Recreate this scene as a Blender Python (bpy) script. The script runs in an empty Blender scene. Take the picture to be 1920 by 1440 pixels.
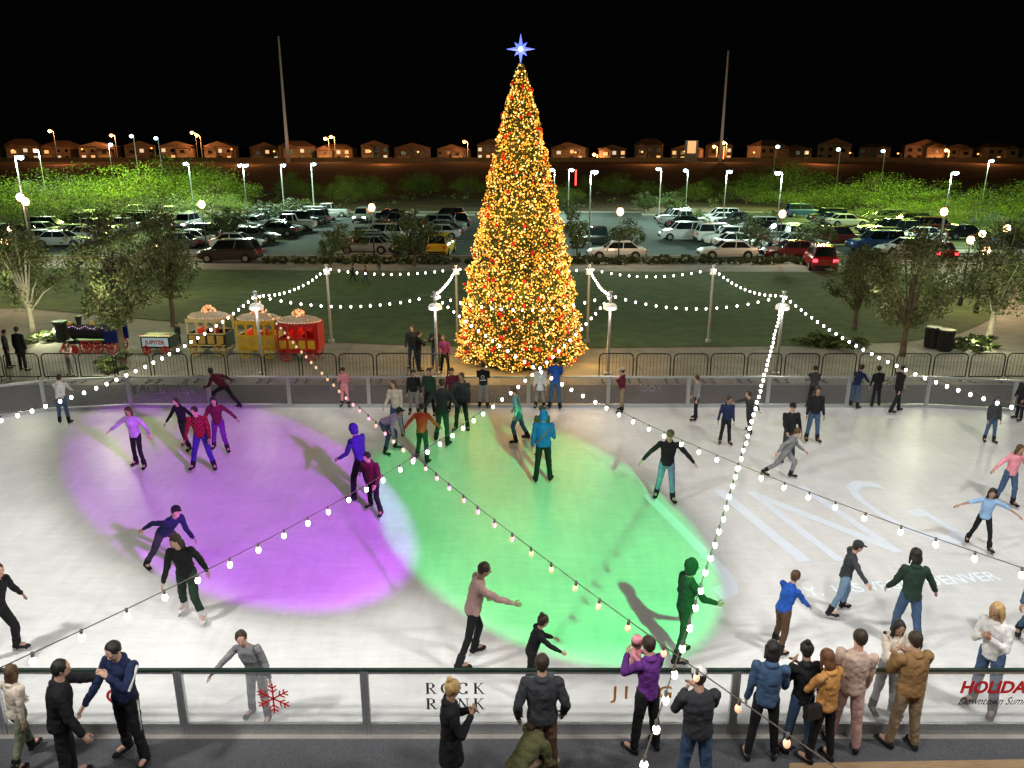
import bpy, math, random, bmesh
import numpy as np
from mathutils import Vector, Matrix
random.seed(7); rng=np.random.default_rng(7)
sc=bpy.context.scene
col=sc.collection
# ------------------------------------------------------------------ camera
PITCH=math.radians(16.6); F=1442.0; CH=8.0
cd=bpy.data.cameras.new("camera"); cam=bpy.data.objects.new("camera",cd); col.objects.link(cam)
cam.location=(0,0,CH); cam.rotation_euler=(math.radians(90)-PITCH,0,0)
cd.sensor_width=36; cd.lens=36*F/1920; cd.clip_end=5000; cd.clip_start=.1
sc.camera=cam
def G(px,py,z=0.0):
    a=(px-960)/F; b=-(py-720)/F
    d=(a, math.cos(PITCH)+b*math.sin(PITCH), -math.sin(PITCH)+b*math.cos(PITCH))
    t=(z-CH)/d[2]; return (d[0]*t, d[1]*t)
def ZAT(D,py): return CH-D*math.tan(PITCH+math.atan((py-720)/F))
def XAT(D,px,z=0): return (px-960)/F*(D*math.cos(PITCH)+(CH-z)*math.sin(PITCH))
# ------------------------------------------------------------------ materials
def mat(name,c,rough=.7,ns=0,na=.3,bump=0,bs=None,metal=0,em=None,es=0,c2=None,spec=.4,coord='Object',stretch=None,samp=None):
    m=bpy.data.materials.new(name); m.use_nodes=True; nt=m.node_tree; b=nt.nodes["Principled BSDF"]
    c=tuple(c)+(1,); b.inputs["Base Color"].default_value=c; b.inputs["Roughness"].default_value=rough
    b.inputs["Metallic"].default_value=metal; b.inputs["Specular IOR Level"].default_value=spec
    if em is not None:
        b.inputs["Emission Color"].default_value=tuple(em)+(1,); b.inputs["Emission Strength"].default_value=es
        m.cycles.emission_sampling=samp or 'NONE'
    if ns or bump:
        tc=nt.nodes.new("ShaderNodeTexCoord"); vec=tc.outputs[coord]
        if stretch:
            mp=nt.nodes.new("ShaderNodeMapping"); mp.inputs["Scale"].default_value=stretch; nt.links.new(vec,mp.inputs[0]); vec=mp.outputs[0]
    if ns:
        n=nt.nodes.new("ShaderNodeTexNoise"); n.inputs["Scale"].default_value=ns; n.inputs["Detail"].default_value=6; n.inputs["Roughness"].default_value=.65
        nt.links.new(vec,n.inputs["Vector"])
        r=nt.nodes.new("ShaderNodeValToRGB"); r.color_ramp.elements[0].position=.3; r.color_ramp.elements[1].position=.7
        cc=c2 or tuple(max(0,x*(1-na)) for x in c[:3])
        r.color_ramp.elements[0].color=tuple(cc)+(1,) if len(cc)==3 else cc
        r.color_ramp.elements[1].color=c if c2 else tuple(min(1,x*(1+na)) for x in c[:3])+(1,)
        nt.links.new(n.outputs["Fac"],r.inputs[0]); nt.links.new(r.outputs[0],b.inputs["Base Color"])
    if bump:
        n=nt.nodes.new("ShaderNodeTexNoise"); n.inputs["Scale"].default_value=bs or 20; n.inputs["Detail"].default_value=4
        nt.links.new(vec,n.inputs["Vector"]); bu=nt.nodes.new("ShaderNodeBump"); bu.inputs["Strength"].default_value=bump; bu.inputs["Distance"].default_value=.02
        nt.links.new(n.outputs["Fac"],bu.inputs["Height"]); nt.links.new(bu.outputs[0],b.inputs["Normal"])
    return m
M_steel=mat("brushed_steel",(.45,.46,.47),.4,ns=30,na=.2,metal=.8)
M_white=mat("white_paint",(.75,.75,.73),.5,ns=12,na=.08)
M_post=mat("grey_post_paint",(.3,.31,.3),.5,ns=12,na=.1)
M_black=mat("black_paint",(.015,.015,.016),.45,ns=12,na=.3)
M_green=mat("dark_green_rail",(.008,.025,.018),.5,ns=8,na=.3)
M_rubber=mat("tyre_rubber",(.012,.012,.012),.8,ns=20)
M_glass=mat("car_glass",(.01,.014,.016),.08,ns=2,na=.1,spec=.8)
M_chrome=mat("chrome_rim",(.5,.5,.5),.3,metal=.8,ns=10,na=.1)
M_hl=mat("headlight_glass",(.7,.7,.7),.2,ns=10,na=.1)
M_tl=mat("taillight_red",(.3,.01,.01),.3,em=(1,.03,.02),es=.15)
M_tlon=mat("taillight_lit",(.3,.01,.01),.3,em=(1,.03,.05),es=8)
M_hlon=mat("headlight_lit",(.7,.7,.7),.3,em=(1,.6,.42),es=40)
M_skin=mat("skin",(.5,.3,.22),.55,ns=25,na=.12)
M_skin2=mat("skin_tan",(.33,.19,.12),.55,ns=25,na=.12)
M_eye=mat("eye_dark",(.01,.01,.01),.3,ns=5)
M_lip=mat("lips",(.3,.08,.07),.5,ns=5)
M_bark=mat("bark",(.12,.085,.06),.9,ns=14,na=.5,bump=.5,bs=30)
M_barkw=mat("uplit_bark",(.4,.35,.28),.9,ns=14,na=.35,bump=.5,bs=30)  # lighter copy of the bark, uplight on the trunk put into its colour
M_leafA=mat("leaf_green",(.1,.13,.035),.6,ns=3,na=.4)
M_leafB=mat("leaf_dark",(.05,.07,.02),.6,ns=3,na=.4)
M_leafC=mat("leaf_olive",(.13,.115,.05),.6,ns=3,na=.4)
M_mesqA=mat("mesquite_green",(.12,.17,.018),.7,ns=2,na=.4)
M_mesqB=mat("mesquite_dark",(.06,.1,.012),.7,ns=2,na=.4)
# ------------------------------------------------------------------ mesh builder
class MB:
    def __init__(s): s.v=[];s.f=[];s.m=[]
    def add(s,vs,fs,mi=0,M=None):
        o=len(s.v)
        if M is not None: vs=[M@Vector(p) for p in vs]
        s.v+=[tuple(p) for p in vs]; s.f+=[tuple(i+o for i in f) for f in fs]; s.m+=[mi]*len(fs)
    def box(s,c,d,mi=0,M=None,top=1.0,topy=None):
        x,y,z=d[0]/2,d[1]/2,d[2]/2; ty=top if topy is None else topy
        vs=[(-x,-y,-z),(x,-y,-z),(x,y,-z),(-x,y,-z),(-x*top,-y*ty,z),(x*top,-y*ty,z),(x*top,y*ty,z),(-x*top,y*ty,z)]
        vs=[(a+c[0],b+c[1],e+c[2]) for a,b,e in vs]
        s.add(vs,[(3,2,1,0),(4,5,6,7),(0,1,5,4),(1,2,6,5),(2,3,7,6),(3,0,4,7)],mi,M)
    def cyl(s,a,b,r1,r2=None,n=10,mi=0,M=None):
        a=Vector(a);b=Vector(b); r2=r1 if r2 is None else r2
        d=(b-a); 
        if d.length<1e-6: return
        d.normalize(); u=d.orthogonal().normalized(); w=d.cross(u)
        vs=[]
        for p,r in((a,r1),(b,r2)):
            for i in range(n):
                t=2*math.pi*i/n; vs.append(p+(u*math.cos(t)+w*math.sin(t))*r)
        fs=[(i,(i+1)%n,n+(i+1)%n,n+i) for i in range(n)]+[tuple(range(n-1,-1,-1)),tuple(range(n,2*n))]
        s.add(vs,fs,mi,M)
    def sph(s,c,r,n=10,m=7,mi=0,R=None,M=None):
        if not hasattr(r,'__len__'): r=(r,r,r)
        c=Vector(c); vs=[]
        def P(x,y,z):
            p=Vector((x*r[0],y*r[1],z*r[2]))
            if R is not None: p=R@p
            return c+p
        vs.append(P(0,0,-1))
        for j in range(1,m):
            ph=math.pi*j/m
            for i in range(n):
                t=2*math.pi*i/n; vs.append(P(math.sin(ph)*math.cos(t),math.sin(ph)*math.sin(t),-math.cos(ph)))
        vs.append(P(0,0,1)); fs=[]
        for i in range(n): fs.append((0,1+(i+1)%n,1+i))
        for j in range(m-2):
            for i in range(n):
                a=1+j*n; fs.append((a+i,a+(i+1)%n,a+n+(i+1)%n,a+n+i))
        L=len(vs)-1; a=1+(m-2)*n
        for i in range(n): fs.append((a+i,a+(i+1)%n,L))
        s.add(vs,fs,mi,M)
    def caps(s,a,b,r1,r2,n=10,mi=0):
        s.sph(a,r1,n,6,mi); s.sph(b,r2,n,6,mi); s.cyl(a,b,r1,r2,n,mi)
    def tube(s,pts,r,n=6,mi=0):
        for i in range(len(pts)-1): s.cyl(pts[i],pts[i+1],r,r,n,mi)
    def loft(s,rings,n=14,mi=0,M=None):
        vs=[]
        for c,rx,ry,X,Y in rings:
            c=Vector(c)
            for i in range(n):
                t=2*math.pi*i/n; vs.append(c+X*(rx*math.cos(t))+Y*(ry*math.sin(t)))
        fs=[]
        for j in range(len(rings)-1):
            for i in range(n): fs.append((j*n+i,j*n+(i+1)%n,(j+1)*n+(i+1)%n,(j+1)*n+i))
        fs.append(tuple(range(n-1,-1,-1))); k=(len(rings)-1)*n; fs.append(tuple(range(k,k+n)))
        s.add(vs,fs,mi,M)
    def mesh(s,name,mats,smooth=False):
        me=bpy.data.meshes.new(name); me.from_pydata(s.v,[],s.f)
        for m in mats: me.materials.append(m)
        me.polygons.foreach_set("material_index",s.m)
        if smooth: me.polygons.foreach_set("use_smooth",[True]*len(s.f))
        me.update(); return me
    def obj(s,name,mats,parent=None,smooth=False,loc=(0,0,0),rz=0,**k):
        if not isinstance(mats,(list,tuple)): mats=[mats]
        return mk(name,s.mesh(name,mats,smooth),parent,loc,rz,**k)
def mk(name,me,parent=None,loc=(0,0,0),rz=0,**k):
    o=bpy.data.objects.new(name,me); col.objects.link(o); o.location=loc; o.rotation_euler=(0,0,rz)
    if parent: o.parent=parent
    for a,b in k.items(): o[a]=b
    return o
def copytree(src,loc,rz,scale=None,**k):
    n=src.copy(); col.objects.link(n); n.location=loc; n.rotation_euler=(0,0,rz)
    if scale is not None: n.scale=scale
    for c in src.children:
        d=c.copy(); d.parent=n; col.objects.link(d)
        for e in c.children:
            f=e.copy(); f.parent=d; col.objects.link(f)
    for a,b in k.items(): n[a]=b
    return n
def text_mesh(body,size,bold=0.0,shear=0,ext=0.0,sx=1.0):
    cu=bpy.data.curves.new("lettering",'FONT'); cu.body=body; cu.size=size; cu.align_x='CENTER'; cu.offset=bold; cu.shear=shear; cu.extrude=ext; cu.resolution_u=3
    o=bpy.data.objects.new("t",cu); col.objects.link(o); bpy.context.view_layer.update()
    me=bpy.data.meshes.new_from_object(o.evaluated_get(bpy.context.evaluated_depsgraph_get()))
    bpy.data.objects.remove(o); bpy.data.curves.remove(cu)
    if sx!=1: me.transform(Matrix.Diagonal((sx,1,1,1)))
    me.materials.clear(); return me
# ------------------------------------------------------------------ ground, setting
def sheet(name,pts,z,m,**k):
    me=bpy.data.meshes.new(name); me.from_pydata([(x,y,z) for x,y in pts],[],[tuple(range(len(pts)))]); me.materials.append(m); me.update()
    if me.polygons[0].normal.z<0: me.flip_normals()
    return mk(name,me,kind="structure",**k)
M_dirt=mat("desert_dirt",(.13,.09,.06),.95,ns=.15,na=.5,bump=.4,bs=2)
M_conc=mat("concrete_paving",(.24,.225,.205),.85,ns=.8,na=.25,bump=.15,bs=30)
M_mat=mat("rubber_matting",(.07,.073,.08),.9,ns=60,na=.55,bump=.3,bs=90)
M_asph=mat("asphalt",(.055,.068,.064),.85,ns=.25,na=.3,bump=.2,bs=30)
M_lawn=mat("lawn_grass",(.05,.085,.022),.95,ns=1.2,na=.5,bump=.8,bs=60)
M_kerb=mat("kerb_concrete",(.38,.36,.32),.85,ns=3,na=.2)
M_mark=mat("road_marking",(.6,.6,.56),.7,ns=5,na=.2)
m=bpy.data.materials.new("rink_ice"); m.use_nodes=True; nt=m.node_tree; b=nt.nodes["Principled BSDF"]
tc=nt.nodes.new("ShaderNodeTexCoord")
def noise(scale,stretch=None,detail=6,rot=0):
    mp=nt.nodes.new("ShaderNodeMapping"); mp.inputs["Scale"].default_value=stretch or (1,1,1); mp.inputs["Rotation"].default_value=(0,0,rot)
    nt.links.new(tc.outputs["Object"],mp.inputs[0]); n=nt.nodes.new("ShaderNodeTexNoise"); n.inputs["Scale"].default_value=scale; n.inputs["Detail"].default_value=detail; n.inputs["Distortion"].default_value=.6
    nt.links.new(mp.outputs[0],n.inputs["Vector"]); return n.outputs["Fac"]
def mth(op,a,b_=None,c_=None,clamp=False):
    n=nt.nodes.new("ShaderNodeMath"); n.operation=op; n.use_clamp=clamp
    for i,x in enumerate((a,b_,c_)):
        if x is None: continue
        if isinstance(x,(int,float)): n.inputs[i].default_value=x
        else: nt.links.new(x,n.inputs[i])
    return n.outputs[0]
n1=noise(.3,None,4); n2=noise(1.3,(1,6,1),7,.35); n3=noise(1.1,(5,1,1),7,.9); n4=noise(6,(.5,7,1),5,1.1)
s=mth('ADD',mth('MULTIPLY',n1,.5),mth('MULTIPLY',mth('ADD',n2,n3),.2)); s=mth('ADD',s,mth('MULTIPLY',n4,.2))
r=nt.nodes.new("ShaderNodeValToRGB"); r.color_ramp.elements[0].position=.42; r.color_ramp.elements[0].color=(.56,.57,.57,1); r.color_ramp.elements[1].position=.72; r.color_ramp.elements[1].color=(.82,.82,.81,1)
nt.links.new(s,r.inputs[0]); nt.links.new(r.outputs[0],b.inputs["Base Color"])
nt.links.new(mth('ADD',mth('MULTIPLY',n4,.35),.2),b.inputs["Roughness"]); b.inputs["Specular IOR Level"].default_value=.35
bu=nt.nodes.new("ShaderNodeBump"); bu.inputs["Strength"].default_value=.2; bu.inputs["Distance"].default_value=.01; nt.links.new(s,bu.inputs["Height"]); nt.links.new(bu.outputs[0],b.inputs["Normal"])
M_ice=m
sheet("ground",[(-1500,-60),(1500,-60),(1500,3000),(-1500,3000)],-.05,M_dirt)
sheet("paving",[(-60,-20),(60,-20),(60,60.2),(-60,60.2)],0,M_conc)
Y0,Y1=9.2,24.1; RAD=(Y1-Y0)/2; CYc=(Y0+Y1)/2; XL,XR=-12.56,13.64
near=[(XL+2.62*i,Y0) for i in range(11)]
rarc=[(XR+RAD*math.sin(math.pi*i/9),CYc-RAD*math.cos(math.pi*i/9)) for i in range(1,9)]
far=[(XR-2.62*i,Y1) for i in range(11)]
larc=[(XL-RAD*math.sin(math.pi*i/9),CYc+RAD*math.cos(math.pi*i/9)) for i in range(1,9)]
peri=near+rarc+far+larc
sheet("ice",peri,.012,M_ice)
sheet("rubber_floor",[(-40,3),(40,3),(40,Y0-.12),(-40,Y0-.12)],.005,M_mat)
sheet("rubber_floor",[(-26,Y1-.4),(26,Y1-.4),(26,Y1+2.6),(-26,Y1+2.6)],.005,M_mat)
bx=[G(x,y) for x,y in((1480,1432),(2300,1418),(2300,1700),(1480,1700))]
sheet("timber_deck",bx,.01,mat("timber_deck",(.3,.2,.11),.8,ns=4,na=.3,stretch=(1,12,1)))
lawn=[G(*p) for p in((-200,585),(40,578),(200,592),(420,612),(600,641),(860,651),(1100,653),(1500,648),(1700,641),(1800,625),(1866,596),(1850,560),(1770,516),(1500,510),(860,509),(400,506),(60,503),(-200,503))]
sheet("lawn",lawn,.02,M_lawn)
sheet("lawn",[G(1900,560),G(2300,560),G(2300,620),G(1990,610)],.024,M_lawn)
sheet("planting_bed",[(-60,60.35),(60,60.35),(60,63.4),(-60,63.4)],.03,mat("bark_mulch",(.1,.07,.045),.95,ns=3,na=.5))
sheet("parking_lot",[(-75,63.5),(80,63.5),(80,114),(-75,114)],-.02,M_asph)
mb=MB()
for y in (60.25,63.45,114.1): mb.box((0,y,.02),(160,.18,.16))
mb.obj("kerb",M_kerb,kind="structure")
mb=MB()
COLS=[-49,-43.2,-30,-24.4,-12.8,-7.2,20,25.8,39,44.8]
for cx in COLS:
    for i in range(15):
        y=67.5+i*2.8; mb.add([(cx-2.5,y-.06,0),(cx+2.5,y-.06,0),(cx+2.5,y+.06,0),(cx-2.5,y+.06,0)],[(0,1,2,3)])
mb.obj("parking_markings",M_mark,loc=(0,0,-.014),kind="structure")
mb=MB()
for cx in (-46.1,-27.2,-10,22.9,41.9):
    for y in (66.2,108.6): mb.box((cx,y,.05),(9.6,2.4,.14))
mb.obj("traffic_islands",M_kerb,kind="structure")
mb=MB()
for i in range(22): 
    x=-31+i*3; mb.add([(x-.012,26.8,0),(x+.012,26.8,0),(x+.012,33,0),(x-.012,33,0)],[(0,1,2,3)])
mb.add([(-32,29.9,0),(32,29.9,0),(32,29.93,0),(-32,29.93,0)],[(0,1,2,3)])
mb.obj("paving_joints",M_mat,loc=(0,0,.006),kind="structure")
N=60; vs=[];fs=[]
ys=[170,185,200,215,230,245,260,275,290,305,320,335,400,600]
for j,y in enumerate(ys):
    t=min(1,max(0,(y-200)/110)); base=5.4*t*t*(3-2*t)
    for i in range(N):
        x=-420+840*i/(N-1); vs.append((x,y,base-.06+random.uniform(-.25,.25)*(1 if 190<y<300 else 0)+(8*max(0,(y-400)/200))))
for j in range(len(ys)-1):
    for i in range(N-1): a=j*N+i; fs.append((a,a+1,a+N+1,a+N))
me=bpy.data.meshes.new("hillside"); me.from_pydata(vs,[],fs); me.materials.append(M_dirt); me.polygons.foreach_set("use_smooth",[True]*len(fs)); mk("hillside",me,kind="structure")
# ------------------------------------------------------------------ rink boards
def clearmat(name,lo,hi,c):
    m=bpy.data.materials.new(name); m.use_nodes=True; nt=m.node_tree; nt.nodes.clear()
    out=nt.nodes.new("ShaderNodeOutputMaterial"); mx=nt.nodes.new("ShaderNodeMixShader"); tr=nt.nodes.new("ShaderNodeBsdfTransparent"); pb=nt.nodes.new("ShaderNodeBsdfPrincipled")
    pb.inputs["Base Color"].default_value=c+(1,); pb.inputs["Roughness"].default_value=.25
    nz=nt.nodes.new("ShaderNodeTexNoise"); nz.inputs["Scale"].default_value=2; mr=nt.nodes.new("ShaderNodeMapRange"); mr.inputs[3].default_value=lo; mr.inputs[4].default_value=hi
    nt.links.new(nz.outputs[0],mr.inputs[0]); nt.links.new(mr.outputs[0],mx.inputs[0]); nt.links.new(tr.outputs[0],mx.inputs[1]); nt.links.new(pb.outputs[0],mx.inputs[2]); nt.links.new(mx.outputs[0],out.inputs[0]); return m
M_clear=clearmat("clear_board",.08,.24,(.75,.77,.8)); M_clear2=clearmat("smoky_board",.1,.3,(.17,.15,.18))
M_red=mat("red_lettering",(.5,.015,.02),.5,ns=5,na=.1); M_ink=mat("black_lettering",(.02,.015,.015),.5,ns=5,na=.1); M_gold=mat("orange_lettering",(.6,.24,.04),.5,ns=5,na=.1)
M_pale=mat("pale_lettering",(.3,.28,.3),.5,ns=5,na=.1)
def lettering(parent,body,size,m,x,z,mirror=False,bold=.004,shear=0,sx=1,yo=-.012):
    me=text_mesh(body,size,bold,shear,0,sx); me.transform(Matrix.Rotation(math.radians(90),4,'X'))
    if mirror: me.transform(Matrix.Diagonal((-1,1,1,1)))
    me.materials.append(m); return mk("lettering",me,parent,(x,yo,z))
def arc(cx,cy,rx,ry,a0,a1,n=14): return [(cx+rx*math.cos(math.radians(a0+(a1-a0)*i/n)),cy+ry*math.sin(math.radians(a0+(a1-a0)*i/n))) for i in range(n+1)]
SER={'I':([[(.3,0),(.3,1)]],[(.3,0),(.3,1)]),
 'R':([[(.18,0),(.18,1)],[(.18,.97),(.4,.97)]+arc(.4,.735,.24,.235,90,-90,8)+[(.18,.5)],[(.38,.5),(.72,.03)]],[(.18,0),(.18,1),(.76,0)]),
 'O':([arc(.42,.5,.37,.49,0,360,22)],[]),
 'C':([arc(.44,.5,.38,.49,48,312,18),[(.7,.98),(.7,.72)],[(.7,.02),(.7,.26)]],[]),
 'K':([[(.18,0),(.18,1)],[(.18,.42),(.66,.98)],[(.34,.6),(.74,.03)]],[(.18,0),(.18,1),(.66,1),(.76,0)]),
 'N':([[(.16,0),(.16,1)],[(.16,.98),(.74,.02)],[(.74,0),(.74,1)]],[(.16,0),(.12,1),(.74,1)])}
def serif(parent,word,hgt,adv,x0,z0,m):
    mb=MB(); k=0
    for i,ch in enumerate(word):
        st,sf=SER[ch]; ox=(i-(len(word)-1)/2)*adv-.42
        for line in st:
            for a,b in zip(line[:-1],line[1:]):
                dx,dz=b[0]-a[0],b[1]-a[1]; L=math.hypot(dx,dz)
                if L<1e-5: continue
                w=(.055+.12*abs(dz)/L)/2
                if ch=='N' and abs(dx)<.01: w=.035
                if ch=='N' and abs(dx)>.1: w=.085
                if ch=='K' and dx*dz>0: w=.04
                nx,nz=1.0,0.0
                if abs(dz)/L<.5: nx,nz=-dz/L,dx/L
                y=-k*.00004; k+=1
                mb.add([(hgt*(ox+a[0]-nx*w),y,hgt*(a[1]-nz*w)),(hgt*(ox+b[0]-nx*w),y,hgt*(b[1]-nz*w)),(hgt*(ox+b[0]+nx*w),y,hgt*(b[1]+nz*w)),(hgt*(ox+a[0]+nx*w),y,hgt*(a[1]+nz*w))],[(0,1,2,3)])
        for(sx,sz) in sf:
            y=-k*.00004; k+=1; c=sz+(.022 if sz<.5 else -.022)
            mb.add([(hgt*(ox+sx-.17),y,hgt*(c-.022)),(hgt*(ox+sx+.17),y,hgt*(c-.022)),(hgt*(ox+sx+.17),y,hgt*(c+.022)),(hgt*(ox+sx-.17),y,hgt*(c+.022))],[(0,1,2,3)])
    return mb.obj("lettering",m,parent,loc=(x0,-.012,z0))
def snowflake(parent,x,z,r,m,yo=-.012):
    mb=MB(); w=.09*r
    for k in range(6):
        a=k*math.pi/3; R=Matrix.Rotation(a,4,'Y')
        mb.box((0,0,r/2),(w,.004,r),0,R)
        for s in(-1,1):
            for t,ln in((.42,.34),(.68,.3)):
                Q=R@Matrix.Translation((0,0,r*t))@Matrix.Rotation(s*math.radians(50),4,'Y'); mb.box((0,0,r*ln/2),(w*.85,.0035,r*ln),0,Q)
    return mb.obj("snowflake_emblem",m,parent,loc=(x,yo,z))
for i in range(len(peri)):
    p=Vector(peri[i]); q=Vector(peri[(i+1)%len(peri)]); mid=(p+q)/2; L=(q-p).length
    if mid.y<CYc-2 and abs(mid.x)>11: continue
    ang=math.atan2(q.y-p.y,q.x-p.x); isnear=mid.y<Y0+.1
    mb=MB()
    mb.box((-L/2+.03,0,.53),(.055,.07,1.06),0); mb.box((L/2-.03,0,.53),(.055,.07,1.06),0)
    mb.box((0,0,.07 if not isnear else .09),(L-.12,.05,.12 if not isnear else .17),0); mb.box((0,0,1.072),(L,.055,.024),1)
    mb.box((0,0,1.035),(L-.12,.04,.04),0)
    for s_ in(-1,1): mb.cyl((s_*(L/2-.03),-.036,.95),(s_*(L/2-.03),-.042,.95),.012,.012,6); mb.cyl((s_*(L/2-.03),-.036,.3),(s_*(L/2-.03),-.042,.3),.012,.012,6)
    o=mb.obj("rink_barrier",[M_steel,M_green if isnear else M_steel],loc=(mid.x,mid.y,0),rz=ang,label="waist-high rink board with smoky panel, steel posts and rail" if not isnear else "clear rink board with steel posts and dark green rail",category="barrier",group="boards around the ice rink")
    g=MB(); g.box((0,0,.585),(L-.12,.012,.85)); g.obj("clear_panel",M_clear if isnear else M_clear2,o)
    X=mid.x
    if isnear:
        k=round((X-XL)/2.62-.5)
        if k==4: serif(o,"ROCK",.185,1.22,-.04,.68,M_ink); serif(o,"RINK",.185,1.22,-.04,.42,M_ink)
        if k==5: lettering(o,"J I N G",.3,M_gold,-.0,.6,bold=.004)
        if k==3: snowflake(o,.0,.6,.25,M_red)
        if k==7: lettering(o,"HOLIDAY",.27,M_red,-.22,.7,bold=.011,shear=.12,sx=.92) ; lettering(o,"Downtown Summerlin",.18,M_ink,-.12,.5,shear=.45,bold=.001,sx=.76)
        if k==2: lettering(o,"C",.34,M_red,.36,.52,bold=.004); lettering(o,"N RISK",.07,M_ink,-.98,.66)
    elif mid.y>Y1-.1:
        k=round((XR-X)/2.62-.5)
        if k==3: lettering(o,"ROCK",.3,M_pale,0,.55)
        if k==7: lettering(o,"START",.28,M_pale,-.4,.6)
        if k==9: snowflake(o,-.6,.65,.26,M_pale); lettering(o,"HOLIDAY",.42,M_pale,.35,.5,bold=.01)
        if k==0: lettering(o,"JING",.42,M_pale,0,.55)
# ------------------------------------------------------------------ lettering on the ice, projected light painted as pale glowing letters
M_proj=mat("painted_light_letters",(.72,.78,.86),.4,em=(.55,.75,1),es=.035,ns=2,na=.05)
M_proj2=mat("painted_light_small_letters",(.78,.86,.92),.4,em=(.6,.8,1),es=.07,ns=2,na=.03)
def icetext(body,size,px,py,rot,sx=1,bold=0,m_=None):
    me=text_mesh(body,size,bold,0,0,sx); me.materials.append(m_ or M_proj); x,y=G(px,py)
    return mk("painted_light_lettering",me,None,(x,y,.018),rot,label="pale blue-white lettering on the ice, projected light painted as letters",category="projection")
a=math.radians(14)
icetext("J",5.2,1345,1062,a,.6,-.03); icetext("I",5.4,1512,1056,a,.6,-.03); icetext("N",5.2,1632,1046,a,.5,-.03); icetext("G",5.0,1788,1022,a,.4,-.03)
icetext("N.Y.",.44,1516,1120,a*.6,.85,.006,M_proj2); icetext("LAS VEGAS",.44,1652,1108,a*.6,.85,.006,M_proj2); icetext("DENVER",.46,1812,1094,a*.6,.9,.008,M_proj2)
# ------------------------------------------------------------------ lights
def light(kind,loc,power,color=(1,1,1),radius=.3,target=None,size=None,blend=.1):
    l=bpy.data.lights.new(kind.lower()+"_light",kind); l.energy=power; l.color=color; l.shadow_soft_size=radius
    o=bpy.data.objects.new(kind.lower()+"_light",l); col.objects.link(o); o.location=loc
    if target is not None: o.rotation_euler=(Vector(target)-Vector(loc)).to_track_quat('-Z','Y').to_euler()
    if kind=='SPOT': l.spot_size=size; l.spot_blend=blend
    return o
SP=(4.5,4,8.0); TP=(-6.0,16.7,0); HP=math.radians(9.9)
SG=(5.6,1.9,9); TG=(.85,15.2,0); HG=math.radians(11.2)
for (S_,T_,H_,P_,c_,bl) in((SP,TP,HP,23000,(.6,.07,1),.1),(SG,TG,HG,19500,(.09,1,.27),.06)):
    o=light('SPOT',S_,P_,c_,.16,T_,2*H_,bl); l=o.data; l.use_nodes=True; nt=l.node_tree; em=[n for n in nt.nodes if n.type=='EMISSION'][0]
    fo=nt.nodes.new("ShaderNodeLightFalloff"); fo.inputs[0].default_value=1/17.0; nt.links.new(fo.outputs["Linear"],em.inputs["Strength"])
def gobo(o):
    l=o.data; l.use_nodes=True; nt=l.node_tree; em=[n for n in nt.nodes if n.type=='EMISSION'][0]
    def mth(op,*a):
        n=nt.nodes.new("ShaderNodeMath"); n.operation=op
        for i,x in enumerate(a):
            if isinstance(x,(int,float)): n.inputs[i].default_value=x
            else: nt.links.new(x,n.inputs[i])
        return n.outputs[0]
    def vm(op,a,b=None):
        n=nt.nodes.new("ShaderNodeVectorMath"); n.operation=op
        for i,x in enumerate((a,b)):
            if x is None: continue
            if isinstance(x,tuple): n.inputs[i].default_value=x
            else: nt.links.new(x,n.inputs[i])
        return n.outputs["Value"] if op=='DOT_PRODUCT' else n.outputs[0]
    def mr(v,a,b,c,d):
        n=nt.nodes.new("ShaderNodeMapRange"); nt.links.new(v,n.inputs[0])
        for i,x in enumerate((a,b,c,d)): n.inputs[i+1].default_value=x
        return n.outputs[0]
    geo=nt.nodes.new("ShaderNodeNewGeometry"); sp=nt.nodes.new("ShaderNodeSeparateXYZ"); nt.links.new(geo.outputs["Incoming"],sp.inputs[0])
    nz=mth('MULTIPLY',sp.outputs[2],-1); S=o.location
    gx=mth('ADD',mth('MULTIPLY',mth('DIVIDE',sp.outputs[0],nz),S.z),S.x); gy=mth('ADD',mth('MULTIPLY',mth('DIVIDE',sp.outputs[1],nz),S.z),S.y)
    cb=nt.nodes.new("ShaderNodeCombineXYZ"); nt.links.new(gx,cb.inputs[0]); nt.links.new(gy,cb.inputs[1])
    res=None
    for Sp,T,H,lo in((SP,TP,HP,.15),(SG,TG,HG,.13)):
        d=(Vector(T)-Vector(Sp)).normalized(); v=vm('NORMALIZE',vm('SUBTRACT',cb.outputs[0],Sp)); dt=vm('DOT_PRODUCT',v,tuple(d))
        k=mr(dt,math.cos(H*1.14),math.cos(H*.95),1,lo); res=k if res is None else mth('MULTIPLY',res,k)
    res=mth('MULTIPLY',res,mr(gy,24.2,26.5,1,.16)); res=mth('MULTIPLY',res,mr(gy,8.2,9.4,.6,1))
    nt.links.new(res,em.inputs["Strength"])
for x,y,z,p in((-12,5,13,7700),(-3,3,13,3100),(12,5,13,5700),(5,3,13,2800)):
    gobo(light('SPOT',(x,y,z),p,(1,.97,.93),.6,(x*.9,16,0),math.radians(150),.3))
for x in(-11,11): gobo(light('SPOT',(x,16,11),1100,(1,.97,.95),.6,(x,18,0),math.radians(150),.3))  # unseen soft lamps added over the ice as fill
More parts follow.
